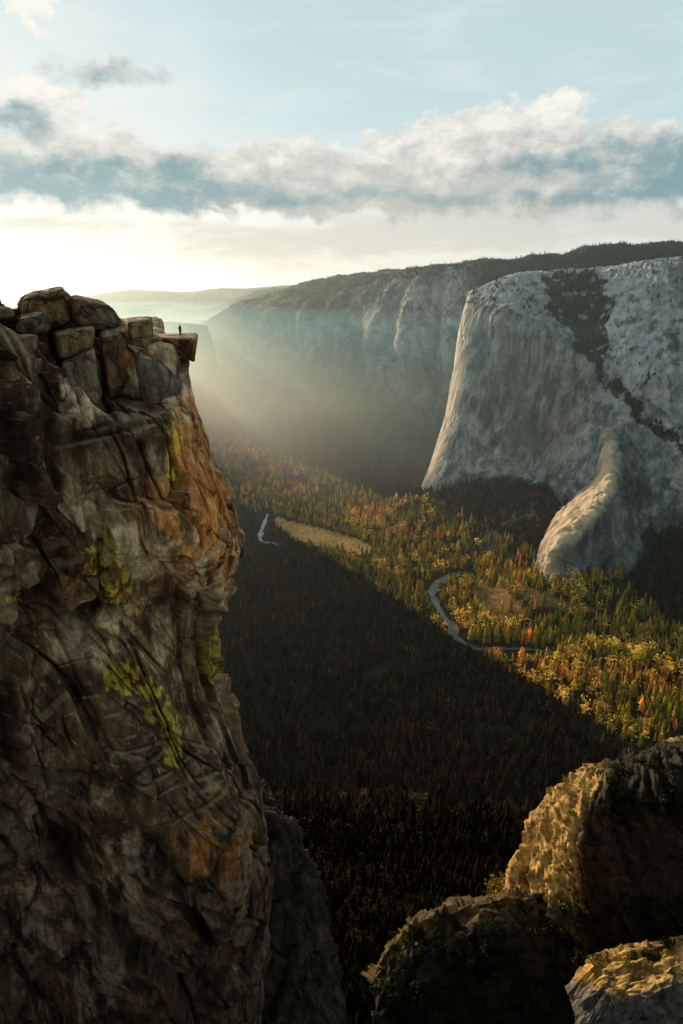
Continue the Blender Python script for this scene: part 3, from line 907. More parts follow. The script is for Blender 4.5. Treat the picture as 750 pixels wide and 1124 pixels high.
def paint2(c, px, py, n, g, m):
    vg = sstep(-.05, .25, fbm(g / 8 + 2, 4) + .9 * sstep(4, 60, py - np.interp(px, [418, 450, 490, 560, 650], [1046, 1012, 997, 982, 1000])) - .22)
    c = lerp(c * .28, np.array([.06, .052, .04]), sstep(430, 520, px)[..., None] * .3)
    return lerp(c, VEG, np.clip(vg * .95, 0, 1)[..., None])


top2 = [(405, 1075, 262), (418, 1046, 272), (434, 1026, 280), (450, 1012, 284), (470, 1002, 286), (490, 996, 287), (515, 989, 288), (536, 984, 289), (562, 982, 290), (600, 990, 288), (640, 1002, 284), (690, 1020, 280)]
O2 = [[(x + 6, y + 2, Y_ + 55) for x, y, Y_ in top2], [(x, y, Y_ + 8) for x, y, Y_ in top2], [(x + 2, y + 16, Y_ - 4) for x, y, Y_ in top2], [(x + 4, y + 45, Y_ - 17) for x, y, Y_ in top2], [(x + 6, y + 95, Y_ - 30) for x, y, Y_ in top2], [(x + 8, y + 190, Y_ - 45) for x, y, Y_ in top2], [(x + 8, y + 360, Y_ - 70) for x, y, Y_ in top2]]
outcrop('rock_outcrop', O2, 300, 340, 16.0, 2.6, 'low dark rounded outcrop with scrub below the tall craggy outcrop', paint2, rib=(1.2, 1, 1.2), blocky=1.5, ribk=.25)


def paint3(c, px, py, n, g, m):
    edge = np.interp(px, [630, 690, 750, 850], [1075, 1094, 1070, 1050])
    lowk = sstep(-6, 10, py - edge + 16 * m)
    c = lerp(c, np.array([.075, .085, .09]), (lowk * .88)[..., None])  # painted shade: blue grey below the sunlit part of the slab
    vg = sstep(.15, .4, fbm(g / 6 + 2, 4) + .2 * sstep(30, -5, py - np.interp(px, [640, 680, 750], [1062, 1040, 1028])))
    return lerp(c, VEG, (vg * .8)[..., None])


top3 = [(622, 1085, 226), (640, 1064, 233), (655, 1050, 238), (680, 1041, 241), (712, 1035, 243), (752, 1028, 245), (820, 1016, 247), (930, 1000, 249)]
O3 = [[(x + 10, y + 3, Y_ + 50) for x, y, Y_ in top3], [(x, y, Y_ + 3) for x, y, Y_ in top3], [(x + 4, y + 14, Y_ - 8) for x, y, Y_ in top3], [(x + 8, y + 34, Y_ - 20) for x, y, Y_ in top3], [(x + 10, y + 66, Y_ - 32) for x, y, Y_ in top3], [(x + 10, y + 130, Y_ - 46) for x, y, Y_ in top3], [(x + 10, y + 300, Y_ - 75) for x, y, Y_ in top3]]
outcrop('rock_outcrop', O3, 260, 280, 10.0, 1.1, 'sloping sunlit slab in the lower right corner with shaded grey foot', paint3, rib=(2.6, 1.0, .7), lean=.4, blocky=1.6, ribk=.5)

top4 = [(676, 846, 640), (690, 833, 650), (706, 826, 655), (722, 818, 660), (738, 810, 664), (760, 807, 668), (840, 800, 672)]
O4 = [[(x + 4, y + 2, Y_ + 60) for x, y, Y_ in top4], [(x, y, Y_) for x, y, Y_ in top4], [(x + 2, y + 10, Y_ - 20) for x, y, Y_ in top4], [(x + 3, y + 26, Y_ - 34) for x, y, Y_ in top4], [(x + 3, y + 80, Y_ - 50) for x, y, Y_ in top4]]
outcrop('rock_outcrop', O4, 110, 160, 12.0, 2.2, 'small sunlit knoll behind the tall craggy outcrop', lambda c, px, py, n, g, m: lerp(c, VEG, (.8 * sstep(.0, .3, fbm(g / 9, 4) + .15))[..., None]))

# ------------------------------------------------------------------ trees
def pine_crown(tiers, k, rr_, seed, open_=.9):
    r = np.random.default_rng(seed)
    V, T = [], []
    for t in range(tiers):
        f = t / tiers
        z0 = .12 + .88 * f
        R = .5 * (1 - f) ** .8 * rr_ * r.uniform(.8, 1.2) + .015
        zt = min(1.0, z0 + 1.75 / tiers * r.uniform(.8, 1.15))
        ang0 = r.uniform(0, 6.28)
        apex = len(V)
        V.append((r.normal(0, .012), r.normal(0, .012), zt))
        ring = []
        for j in range(2 * k):
            a = ang0 + math.pi * j / k + r.normal(0, .12)
            rad = R * (r.uniform(.8, 1.2) if j % 2 == 0 else r.uniform(.3, .55))
            zz = z0 - (.05 if j % 2 == 0 else -.01) * r.uniform(.5, 1.4)
            ring.append(len(V))
            V.append((rad * math.cos(a), rad * math.sin(a), zz))
        for j in range(2 * k):
            if r.random() < open_:
                T.append((apex, ring[j], ring[(j + 1) % (2 * k)]))
    return np.array(V), np.array(T)


def leafy_crown(nl, seed, flat=1.0):
    """leaf clumps spread through the volume of an uneven crown."""
    r = np.random.default_rng(seed)
    cs = [(r.normal(0, .16), r.normal(0, .16), .55 + r.normal(0, .16), r.uniform(.16, .30)) for _ in range(6)]
    V, T = [], []
    for _ in range(nl):
        cx, cy, cz, cr = cs[r.integers(len(cs))]
        d = r.normal(size=3)
        d /= np.linalg.norm(d)
        c = np.array([cx, cy, cz]) + d * cr * r.uniform(.6, 1.05)
        a = r.normal(size=3)
        a /= np.linalg.norm(a)
        b = np.cross(a, d)
        b /= np.linalg.norm(b) + 1e-6
        s = r.uniform(.05, .11)
        i = len(V)
        V += [c - a * s, c + b * s * .8, c + a * s, c - b * s * .8]
        T += [(i, i + 1, i + 2), (i, i + 2, i + 3)]
    V = np.array(V)
    V[:, 2] = np.maximum(V[:, 2], .12) * flat
    return V, np.array(T)


def trunk(h, r0, k=7):
    V, T = [], []
    lv = [(0, 1.25), (.06, 1.0), (.5, .7), (1, .12)]
    for z, s in lv:
        for j in range(k):
            a = 6.2832 * j / k
            V.append((r0 * s * math.cos(a), r0 * s * math.sin(a), h * z))
    for i in range(len(lv) - 1):
        for j in range(k):
            a, b = i * k + j, i * k + (j + 1) % k
            T += [(a, b, b + k), (a, b + k, a + k)]
    return np.array(V), np.array(T)


PINES_LO = [pine_crown(5, 4, rr_, 50 + i) for i, rr_ in enumerate((.34, .40, .46, .38))]
PINES_TINY = [pine_crown(3, 3, rr_, 80 + i, 1.0) for i, rr_ in enumerate((.42, .5, .46))]
LEAFY_LO = [leafy_crown(26, 90 + i) for i in range(3)]

CLIFF_POLY = [(-50, 300)] + [(x, y) for x, y in zip(EX, EY) if y <= 1124] + [(-50, 1200)]
CROP_POLY = [(418, 1160), (418, 1046), (450, 1012), (490, 996), (545, 986), (559, 960), (576, 925), (591, 889), (611, 864), (640, 846), (684, 833), (735, 812), (900, 800), (900, 1160)]
FOOT_POLY = [(300, 890), (318, 915), (338, 955), (352, 1000), (362, 1060), (372, 1130), (250, 1130)]


def hidden(px, py):
    return in_poly(px, py, CLIFF_POLY) | in_poly(px, py, CROP_POLY) | in_poly(px, py, FOOT_POLY) | (px < -12) | (px > 762) | (py > 1150)


# candidate trees over the ground, even on the picture's scale but thinned with distance
cand = []
NA = 150000
ra = np.sqrt(rng.uniform(0, 1, NA)) if False else None
u1 = rng.uniform(0, 1, NA)
r_ = 310 * (5000 / 310) ** (u1 ** .8)
a_ = np.radians(rng.uniform(-30, 30, NA))
keep = rng.uniform(0, 1, NA) < np.clip((r_ / 2600) ** 1.35, .14, 1) * .95
x_, y_ = (r_ * np.sin(a_))[keep], (r_ * np.cos(a_))[keep]
z_ = terrain_z(x_, y_)
p_ = np.stack([x_, y_, z_], -1)
px, py, dep = proj(p_)
dens = fbm(p_ / 120 + 2, 3)
ok = ~hidden(px, py) & (px > -20) & (px < 770) & (py > 380)
ok &= (dens + rng.normal(0, .16, len(px))) > -.26
for mp in MEADOWS:
    ok &= ~(in_poly(px, py, mp) & (rng.uniform(0, 1, len(px)) < (.97 if mp is MEADOWS[0] else .8)))
for pts, nm in RIVERS:
    a = catmull(np.array(pts, float), 60)
    dmin = np.full(len(px), 1e9)
    for q_ in a:
        dmin = np.minimum(dmin, np.hypot(px - q_[0], (py - q_[1]) * 1.2))
    ok &= dmin > 6 + rng.uniform(0, 3, len(px))
slope_ok = True
p_, px, py, dep = p_[ok], px[ok], py[ok], dep[ok]
nt_ = len(p_)
hgt = rng.uniform(17, 34, nt_) * (1 + .35 * (rng.uniform(0, 1, nt_) < .15))
hgt *= np.where(dep < 900, .62, 1.0)
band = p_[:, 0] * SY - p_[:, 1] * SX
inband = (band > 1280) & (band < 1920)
hgt *= np.where(inband, 1.28, 1.0) * np.where(inband, rng.uniform(.6, 1.25, nt_), 1)
thin = inband & (rng.uniform(0, 1, nt_) < .25 + .6 * (fbm(p_ / 80 + 60, 3) < -.12))
# what grows where: conifers, with drifts of golden and rusty trees
drift = fbm(p_ / 230 + 20, 3) + rng.normal(0, .13, nt_)
kind = np.zeros(nt_, int)
kind[(drift > .30) & inband] = 1          # golden
kind[(drift < -.42) & inband] = 2         # rust
kind[(drift > .05) & (drift < .11)] = 1
kind[(~inband) & (drift < np.where(dep > 1250, -.16, -.42))] = 2
gl_ = blob(px, py, 560, 735, 40, 22) + blob(px, py, 640, 745, 30, 16) + blob(px, py, 720, 750, 50, 16) + .8 * blob(px, py, 400, 565, 40, 10) + .8 * blob(px, py, 470, 590, 50, 12)
kind[(gl_ * (.6 + .4 * rng.uniform(0, 1, nt_)) > .45) & inband & (rng.uniform(0, 1, nt_) < .5)] = 1
kind[(gl_ > .5) & inband & (rng.uniform(0, 1, nt_) < .55)] = 2
PAL = np.array([[.31, .27, .048], [.92, .62, .12], [.92, .42, .10]])  # foliage in the lit strip, sunlight painted into the colours
PAL_SHADE = np.array([[.044, .031, .014], [.062, .043, .016], [.085, .038, .019]])  # the same kinds outside the strip, with shade painted in
tcol = np.where(inband[:, None], PAL[kind], PAL_SHADE[kind])
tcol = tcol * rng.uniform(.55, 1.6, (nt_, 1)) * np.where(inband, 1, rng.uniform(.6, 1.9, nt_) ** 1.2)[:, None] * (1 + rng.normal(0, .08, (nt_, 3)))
tcol = tcol * np.where(inband, 1, lerp(.35, 1, sstep(900, 1500, dep)))[:, None]  # nearest trees outside the strip painted darker as shade
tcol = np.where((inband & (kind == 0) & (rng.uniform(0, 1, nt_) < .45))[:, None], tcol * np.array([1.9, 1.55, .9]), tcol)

hgt = np.where(thin, 0.0, hgt)
size_px = hgt * FPX / dep * np.clip(np.cos(np.arctan2(-p_[:, 2], np.hypot(p_[:, 0], p_[:, 1]))), .1, 1)
vis = ~hidden(px, py - size_px * .5) & (px > 4) & (px < 746) & (py < 1120) & (py - size_px > 0)
order = np.argsort(-np.where(vis, size_px, 0))
NIND = 290
chosen = order[:NIND]
rest = ~thin
rest[chosen] = False


def scatter(points, heights, cols, kinds, protos_by_kind, width=None):
    VV, TT, CC, off = [], [], [], 0
    pid = rng.integers(0, 1000, len(points))
    for kd, protos in protos_by_kind.items():
        for j, (V, T) in enumerate(protos):
            m = np.where((kinds == kd) & (pid % len(protos) == j))[0]
            if len(m) == 0:
                continue
            th = rng.uniform(0, 6.283, len(m))
            w = heights[m] * rng.uniform(.85, 1.2, len(m))
            cx, sx = np.cos(th) * w, np.sin(th) * w
            vx = V[None, :, 0] * cx[:, None] - V[None, :, 1] * sx[:, None] + points[m, 0, None]
            vy = V[None, :, 0] * sx[:, None] + V[None, :, 1] * cx[:, None] + points[m, 1, None]
            vz = V[None, :, 2] * heights[m, None] * 1.0 + points[m, 2, None] - 1.0
            VV.append(np.stack([vx, vy, vz], -1).reshape(-1, 3))
            TT.append((T[None] + (np.arange(len(m)) * len(V))[:, None, None] + off).reshape(-1, 3))
            sh = (.7 + .6 * V[:, 2])[None, :, None] * np.ones((len(m), 1, 1))
            CC.append((cols[m][:, None, :] * sh).reshape(-1, 3))
            off += len(m) * len(V)
    return np.concatenate(VV), np.concatenate(TT), np.concatenate(CC)


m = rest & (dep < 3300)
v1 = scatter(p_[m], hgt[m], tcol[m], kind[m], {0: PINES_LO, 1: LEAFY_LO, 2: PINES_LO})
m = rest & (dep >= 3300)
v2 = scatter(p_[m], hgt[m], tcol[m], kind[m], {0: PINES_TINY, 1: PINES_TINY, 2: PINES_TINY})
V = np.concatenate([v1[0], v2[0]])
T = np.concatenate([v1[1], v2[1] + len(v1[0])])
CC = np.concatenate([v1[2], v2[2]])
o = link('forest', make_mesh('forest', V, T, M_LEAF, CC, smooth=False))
tag(o, 'mixed conifer forest covering the valley floor', kind='stuff')
print('forest trees', nt_, 'tris', len(T))

# trees on the walls: on gentle ground, in the gully and along the skyline plateau
pts, hts = [], []
for G, Nn, cnt, lo in ((MONOG, MONON, 5200, .38), (WALLG, WALLN, 16000, .25)):
    flatp = G[2:-2, 2:-2].reshape(-1, 3)
    flatn = Nn[2:-2, 2:-2].reshape(-1, 3)
    idx = rng.integers(0, len(flatp), cnt * 4)
    q_ = flatp[idx]
    a, b, dd_ = proj(q_)
    okk = (a > 200) & (a < 770) & (flatn[idx, 2] > lo)
    if G is MONOG:
        a2, b2 = a + 26 * fbm(q_ / 110 + 33, 5), b + 26 * fbm(q_ / 110 + 44, 5)
        gl = in_poly(a2, b2, [(598, 300), (650, 296), (668, 330), (660, 385), (668, 412), (700, 446), (760, 482), (760, 496), (700, 460), (650, 408), (640, 385), (606, 335)]) & (flatn[idx, 2] > .1) & (fbm(q_ / 50 + 5, 4) > -.22)
        base = (b > np.interp(a, [462, 500, 525, 575, 600, 640, 760], [556, 548, 530, 529, 532, 590, 580])) & (flatn[idx, 2] > .05)
        top_ = in_poly(a, b, [(535, 300), (760, 275), (760, 440), (690, 420), (640, 378), (600, 350), (560, 336), (515, 326)])
        okk = (okk & top_ & (rng.uniform(0, 1, len(a)) < .7) & (fbm(q_ * (1 / 45, 1 / 45, 1 / 110), 4) > .22)) | gl | base
    else:
        okk &= fbm(q_ / 300, 3) > -.25
    q_ = q_[okk][:cnt]
    pts.append(q_)
    hts.append(rng.uniform(11, 26, len(q_)) * (.8 if G is WALLG else 1))
pts, hts = np.concatenate(pts), np.concatenate(hts)
tc = np.array([.030, .038, .022]) * rng.uniform(.7, 1.4, (len(pts), 1))
V, T, CC = scatter(pts, hts, tc, np.zeros(len(pts), int), {0: PINES_TINY})
o = link('forest', make_mesh('wall_forest', V, T, M_LEAF, CC, smooth=False))
tag(o, 'dark trees dotting the ledges and rims of the far rock walls', kind='stuff')

# single trees, the nearest ones
M_BARK = flat_material('bark', (.06, .042, .03), 0.8)
M_SHADEPINE = leaf_material('shaded_pine', tint=(.016, .016, .008))  # pine foliage with shade painted into its colour
M_LITPINE = leaf_material('sunlit_pine', tint=(.32, .31, .055))  # the same foliage with sunlight painted into its colour
M_GOLD = leaf_material('golden_leaves', tint=(.80, .62, .12))
M_RUST = leaf_material('rusty_needles', tint=(.045, .022, .010))
crown_me = {}
for mk, mt in (('dark', M_SHADEPINE), ('lit', M_LITPINE), ('rust', M_RUST)):
    crown_me[mk] = [make_mesh('crown', *pine_crown(9, 6, rr_, 10 + i, .85), mt, smooth=False) for i, rr_ in enumerate((.30, .36, .42))]
crown_me['gold'] = [make_mesh('crown', *leafy_crown(130, 30 + i), M_GOLD, smooth=False) for i in range(3)]
TRUNK = make_mesh('trunk', *trunk(.9, .018), M_BARK)
LABELS = {
    ('pine_tree', 'dark'): ('dark pine in the shaded forest between the cliff and the craggy outcrops', 'dark pines on the shaded slope'),
    ('pine_tree', 'rust'): ('brownish dying conifer in the shaded forest between cliff and outcrops', 'brown conifers on the shaded slope'),
    ('pine_tree', 'lit'): ('green pine catching the sun at the near edge of the lit valley strip', 'sunlit pines at the near edge of the strip'),
    ('broadleaf_tree', 'gold'): ('golden leafy tree catching sun in the near part of the lit valley strip', 'golden trees in the lit strip'),
}
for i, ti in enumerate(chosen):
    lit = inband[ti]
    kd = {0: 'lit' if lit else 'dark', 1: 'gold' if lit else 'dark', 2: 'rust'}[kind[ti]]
    nm = 'broadleaf_tree' if kd == 'gold' else 'pine_tree'
    t = empty(nm, tuple(p_[ti] - (0, 0, .8)))
    s = hgt[ti]
    t.scale = (s * rng.uniform(.85, 1.2), s * rng.uniform(.85, 1.2), s)
    t.rotation_euler = (0, 0, rng.uniform(0, 6.28))
    lb, gp = LABELS[(nm, kd)]
    tag(t, lb, 'tree', gp)
    link('trunk', TRUNK, t)
    link('crown', crown_me[kd][i % 3], t)

# shrubs and small trees on the outcrops, and the bush on the rim
M_SHRUB = leaf_material('shrub_leaves', tint=(.26, .21, .035))
M_SHRUBD = leaf_material('dark_shrub', tint=(.035, .033, .014))
shrub_me = [make_mesh('shrub', *leafy_crown(110, 60 + i, .8), M_SHRUB, smooth=False) for i in range(3)]
shrub_md = [make_mesh('shrub', *leafy_crown(110, 70 + i, .9), M_SHRUBD, smooth=False) for i in range(3)]


def on_surface(k, px0, py0):
    g, n, px, py = crop_surfaces[k]
    i = np.argmin((px - px0) ** 2 + (py - py0) ** 2 + 1e-4 * g[..., 1])
    return g.reshape(-1, 3)[i]


S_LIST = []
for px0, py0, s, k in ((543, 972, 9, 0), (552, 966, 7, 0), (538, 981, 6, 1), (560, 985, 7, 1), (655, 1056, 6, 2), (649, 1062, 5, 2), (662, 1052, 5, 2), (705, 1040, 5, 2), (728, 1046, 4, 2), (690, 1060, 4, 2), (712, 1062, 4, 2), (604, 867, 5, 0), (622, 858, 5, 0), (640, 864, 6, 0), (645, 878, 5, 0), (628, 893, 6, 0), (618, 902, 4, 0), (604, 944, 4, 0), (612, 968, 5, 0), (580, 975, 4, 0), (635, 985, 6, 0), (622, 995, 6, 0), (640, 998, 5, 0), (448, 1020, 4, 1), (430, 1040, 5, 1), (470, 1008, 4, 1), (500, 1002, 4, 1), (425, 1055, 5, 1)):
    S_LIST.append((px0, py0, s, k, 'yellow green shrub growing in a crack of the sunlit outcrop rock', 'shrubs on the sunlit outcrops', shrub_me))
rs = random.Random(3)
for _ in range(150):
    t_ = rs.random()
    if t_ < .28:
        k, px0, py0 = 0, rs.uniform(655, 746), rs.uniform(836, 900)
    elif t_ < .42:
        k, px0 = 0, rs.uniform(560, 745)
        py0 = rs.uniform(985, 1035)
    elif t_ < .92:
        k, px0 = 1, rs.uniform(425, 640)
        py0 = np.interp(px0, [418, 450, 490, 560, 650], [1046, 1012, 997, 985, 1000]) + rs.uniform(4, 110) ** 1.0
    else:
        k, px0, py0 = 2, rs.uniform(660, 745), rs.uniform(1036, 1060)
    S_LIST.append((px0, min(py0, 1118), rs.uniform(3.5, 8), k, 'dark shrub in the shaded scrub on the outcrop backs', 'dark scrub on the shaded outcrops', shrub_md))
for i, (px0, py0, s, k, lb, gp, mes) in enumerate(S_LIST):
    q_ = on_surface(k, px0, py0)
    s = s * 1.45
    o = link('shrub', mes[i % 3], None, tuple(q_ + np.array([-.1 * s, -.22 * s, -.16 * s])))
    o.scale = (s, s, s * rs.uniform(.7, 1.1))
    o.rotation_euler = (0, 0, rs.uniform(0, 6.28))
    tag(o, lb, 'shrub', gp)
bpy.context.view_layer.update()
DG = bpy.context.evaluated_depsgraph_get()
for (px0, py0, s, lb) in ((8, 357, 4.6, 'low dark green bush on the rim left of the boulders'), (1, 392, 2.4, 'small mossy bush just under the rim at the left edge')):
    dr = Vector(P(px0, py0, 1.0)).normalized()
    hit, where, *_ = bpy.context.scene.ray_cast(DG, Vector((0, 0, 0)), dr)
    q_ = where if hit and where.length < 140 else Vector(P(px0, py0, 79.0))
    o = link('bush', make_mesh('bush', *leafy_crown(900, int(s * 10), .55), leaf_material('bush_leaves', tint=(.075, .07, .02)), smooth=False), None, tuple(q_ - Vector((0, 0, .25 * s))))
    o.scale = (s * 1.6, s, s)
    tag(o, lb, 'bush')

# ------------------------------------------------------------------ the person on the ledge
def person(loc, rotz):
    import bmesh
    pts = {'pel': (0, 0, .95, .135), 'waist': (0, 0, 1.08, .125), 'chest': (0, -.01, 1.30, .150), 'neck': (0, 0, 1.47, .055), 'head0': (0, -.01, 1.56, .078), 'head1': (0, -.01, 1.66, .092), 'head2': (0, -.005, 1.73, .06)}
    ed = [('pel', 'waist'), ('waist', 'chest'), ('chest', 'neck'), ('neck', 'head0'), ('head0', 'head1'), ('head1', 'head2')]
    for s, t in ((-1, 'a'), (1, 'b')):
        pts.update({t + 'sh': (s * .185, 0, 1.40, .068), t + 'el': (s * .235, .02, 1.12, .047), t + 'wr': (s * .225, -.05, .88, .034), t + 'ha': (s * .215, -.07, .80, .036),
                    t + 'hip': (s * .09, 0, .88, .098), t + 'kn': (s * .105, -.02, .49, .064), t + 'an': (s * .115, .02, .09, .043), t + 'to': (s * .13, -.13, .04, .038)})
        ed += [('chest', t + 'sh'), (t + 'sh', t + 'el'), (t + 'el', t + 'wr'), (t + 'wr', t + 'ha'), ('pel', t + 'hip'), (t + 'hip', t + 'kn'), (t + 'kn', t + 'an'), (t + 'an', t + 'to')]
        for j, (dx, ln) in enumerate(((-.022, .085), (-.008, .10), (.008, .095), (.022, .075))):
            pts[t + 'f%d' % j] = (s * .215, -.07 + dx, .77, .010)
            pts[t + 'g%d' % j] = (s * .207, -.075 + dx * 1.2, .77 - ln, .008)
            ed += [(t + 'ha', t + 'f%d' % j), (t + 'f%d' % j, t + 'g%d' % j)]
        pts[t + 'th'] = (s * .195, -.115, .78, .010)
        pts[t + 'ti'] = (s * .185, -.125, .735, .008)
        ed += [(t + 'wr', t + 'th'), (t + 'th', t + 'ti')]
    names = list(pts)
    me = bpy.data.meshes.new('person')
    me.from_pydata([pts[k][:3] for k in names], [(names.index(a), names.index(b)) for a, b in ed], [])
    o = bpy.data.objects.new('person', me)
    C.objects.link(o)
    md = o.modifiers.new('skin', 'SKIN')
    sv = me.skin_vertices[0].data
    for i, k in enumerate(names):
        sv[i].radius = (pts[k][3], pts[k][3] * (.72 if k in ('chest', 'waist', 'pel') else 1))
        sv[i].use_root = k == 'pel'
    o.modifiers.new('sub', 'SUBSURF').render_levels = 2
    m, nt = nodes('person_clothes')
    out = N(nt, 'ShaderNodeOutputMaterial')
    b = N(nt, 'ShaderNodeBsdfPrincipled')
    b.inputs['Roughness'].default_value = .9
    tc_ = N(nt, 'ShaderNodeTexCoord')
    sp = N(nt, 'ShaderNodeSeparateXYZ')
    nt.links.new(tc_.outputs['Object'], sp.inputs[0])
    mr = N(nt, 'ShaderNodeMath', operation='DIVIDE')
    nt.links.new(sp.outputs['Z'], mr.inputs[0])
    mr.inputs[1].default_value = 2.0
    r = N(nt, 'ShaderNodeValToRGB')
    r.color_ramp.interpolation = 'CONSTANT'
    el = r.color_ramp.elements
    for pos, c_ in ((0.0, (.02, .016, .013)), (.05, (.022, .022, .026)), (.47, (.028, .024, .022)), (.745, (.30, .18, .12)), (.835, (.03, .02, .014))):
        e = el[0] if pos == 0 else el.new(pos)
        e.color = (*c_, 1)
    el.remove(el[-1])
    nt.links.new(mr.outputs[0], r.inputs[0])
    nt.links.new(r.outputs[0], b.inputs['Base Color'])
    nt.links.new(b.outputs[0], out.inputs[0])
    me.materials.append(m)
    o.location = loc
    o.rotation_euler = (0, 0, rotz)
    return o


dg = bpy.context.evaluated_depsgraph_get()
dg.update()
stand = P(198, 366, 99.0)
hit, where, *_ = bpy.context.scene.ray_cast(dg, Vector((stand[0], stand[1], 20)), Vector((0, 0, -1)))
pz = where.z if hit else stand[2]
print('person stands at', stand, pz)
pr = person((stand[0], stand[1], pz - .01), math.radians(60))
tag(pr, 'person in dark clothes standing upright on the jutting cliff ledge', 'person')

# ------------------------------------------------------------------ haze lying in the valley
def haze(x0, x1, y0, y1, z0, z1, dens, colour, g_):
    V = [(x, y, z) for z in (z0, z1) for y in (y0, y1) for x in (x0, x1)]
    Q = [(0, 2, 3, 1), (4, 5, 7, 6), (0, 1, 5, 4), (2, 6, 7, 3), (0, 4, 6, 2), (1, 3, 7, 5)]
    m, nt = nodes('haze_air')
    out = N(nt, 'ShaderNodeOutputMaterial')
    s = N(nt, 'ShaderNodeVolumeScatter')
    s.inputs['Color'].default_value = (*colour, 1)
    s.inputs['Density'].default_value = dens
    s.inputs['Anisotropy'].default_value = g_
    nt.links.new(s.outputs[0], out.inputs['Volume'])
    o = link('haze', make_mesh('haze', V, Q, m, smooth=False, quads=True))
    tag(o, 'thin sunlit haze filling the valley', group='haze over the valley', kind='stuff')
    return o


haze(-16000, 16000, 900, 30000, -1080, 260, 3.2e-5, (.66, .84, .86), .66)
haze(-9000, 9000, 2500, 8500, -1085, -120, 5.6e-5, (.32, .78, .96), .66)


def haze_bank(c0, c1, s0, s1, z1, drop, dens, colour, g_):
    """mist lying along the shaft of sunlight, thinning towards this end."""
    P8 = []
    for zz in (0, 1):
        for c_, s_ in ((c0, s0), (c1, s0), (c1, s1), (c0, s1)):
            top_ = z1 - (drop if s_ == s0 else 0)
            P8.append((c_ * SY + s_ * SX, -c_ * SX + s_ * SY, top_ if zz else -1090))
    Q = [(3, 2, 1, 0), (4, 5, 6, 7), (0, 1, 5, 4), (1, 2, 6, 5), (2, 3, 7, 6), (3, 0, 4, 7)]
    m, nt = nodes('mist_air')
    out = N(nt, 'ShaderNodeOutputMaterial')
    v = N(nt, 'ShaderNodeVolumeScatter')
    v.inputs['Color'].default_value = (*colour, 1)
    v.inputs['Density'].default_value = dens
    v.inputs['Anisotropy'].default_value = g_
    nt.links.new(v.outputs[0], out.inputs['Volume'])
    o = link('mist', make_mesh('mist', P8, Q, m, smooth=False, quads=True))
    tag(o, 'bright mist lit by the shaft of sun between the cliffs', group='mist in the shaft of sun', kind='stuff')


for k in range(6):
    haze_bank(1260 - 130 * k, 1480 + 165 * k, 3700 - 270 * k, 6600, -250 + 30 * k, 420 - 20 * k, 8.0e-5, (.82, .94, .86), .66)

# ------------------------------------------------------------------ sun, sky, camera
sd = bpy.data.lights.new('sun', 'SUN')
sd.energy = 5.0
sd.angle = math.radians(1.2)
sd.color = (1.0, .79, .53)
so = bpy.data.objects.new('sun', sd)
C.objects.link(so)
sv_ = Vector((SX * math.cos(SUN_EL), SY * math.cos(SUN_EL), math.sin(SUN_EL)))
so.rotation_euler = sv_.to_track_quat('Z', 'Y').to_euler()

world = bpy.data.worlds.new('World')
bpy.context.scene.world = world
world.use_nodes = True
nt = world.node_tree
nt.nodes.clear()
L = nt.links.new


def W(op, a, b=None, c=None, clamp=False):
    n = N(nt, 'ShaderNodeMath', operation=op, use_clamp=clamp)
    for i, v in enumerate((a, b, c)):
        if v is None:
            continue
        if hasattr(v, 'links'):
            L(v, n.inputs[i])
        else:
            n.inputs[i].default_value = v
    return n.outputs[0]


tcw = N(nt, 'ShaderNodeTexCoord').outputs['Generated']
sep = N(nt, 'ShaderNodeSeparateXYZ')
L(tcw, sep.inputs[0])
AZ = W('MULTIPLY', W('ARCTAN2', sep.outputs['X'], sep.outputs['Y']), 57.2958)      # degrees east of north
EL = W('MULTIPLY', W('ARCSINE', sep.outputs['Z']), 57.2958)                        # degrees above the horizon
cmb = N(nt, 'ShaderNodeCombineXYZ')
L(AZ, cmb.inputs[0])
L(EL, cmb.inputs[1])
ANG = cmb.outputs[0]


def wn(sx, sy, scale, detail, rough=.6, dist=0., off=0.):
    mp = N(nt, 'ShaderNodeMapping')
    mp.inputs['Scale'].default_value = (sx, sy, 1)
    mp.inputs['Location'].default_value = (off, off * .7, off * 1.3)
    L(ANG, mp.inputs['Vector'])
    return noise_node(nt, mp.outputs[0], scale, detail, rough, dist)


def ang(px, py):
    p = P(px, py, 1.0)
    return math.degrees(math.atan2(p[0], p[1])), math.degrees(math.asin(p[2] / np.linalg.norm(p)))


n_big = wn(1, 1.7, .10, 8, .58, .3, 3.)
n_puff = wn(1, 1.4, .36, 12, .62, .15, 8.)
n_str = wn(1, 4.0, .12, 7, .6, .4, 5.)
# billowed coordinates
def warp_c(c, nz, k):
    return W('ADD', c, W('MULTIPLY', W('SUBTRACT', nz, .5), k))


def wg(px, py, sx, sy, k=1.0, wx=9., wy=5.):
    """soft lump in the sky centred on a direction; sizes in the same units as the direction."""
    a0, e0 = ang(px, py)
    sa, se = sx / 14.0, sy / 14.2
    da = W('DIVIDE', W('SUBTRACT', warp_c(AZ, n_puff, wx), a0), sa)
    de = W('DIVIDE', W('SUBTRACT', warp_c(EL, wn_b, wy), e0), se)
    s = W('ADD', W('MULTIPLY', da, da), W('MULTIPLY', de, de))
    return W('MULTIPLY', W('EXPONENT', W('MULTIPLY', s, -1.0)), k)


wn_b = wn(1, 1.2, .26, 9, .62, .2, 21.)


def wsum(lst):
    o = lst[0]
    for x in lst[1:]:
        o = W('ADD', o, x)
    return o


def smooth(x, a, b):
    mr = N(nt, 'ShaderNodeMapRange', interpolation_type='SMOOTHSTEP')
    L(x, mr.inputs[0])
    mr.inputs[1].default_value = a
    mr.inputs[2].default_value = b
    return mr.outputs[0]


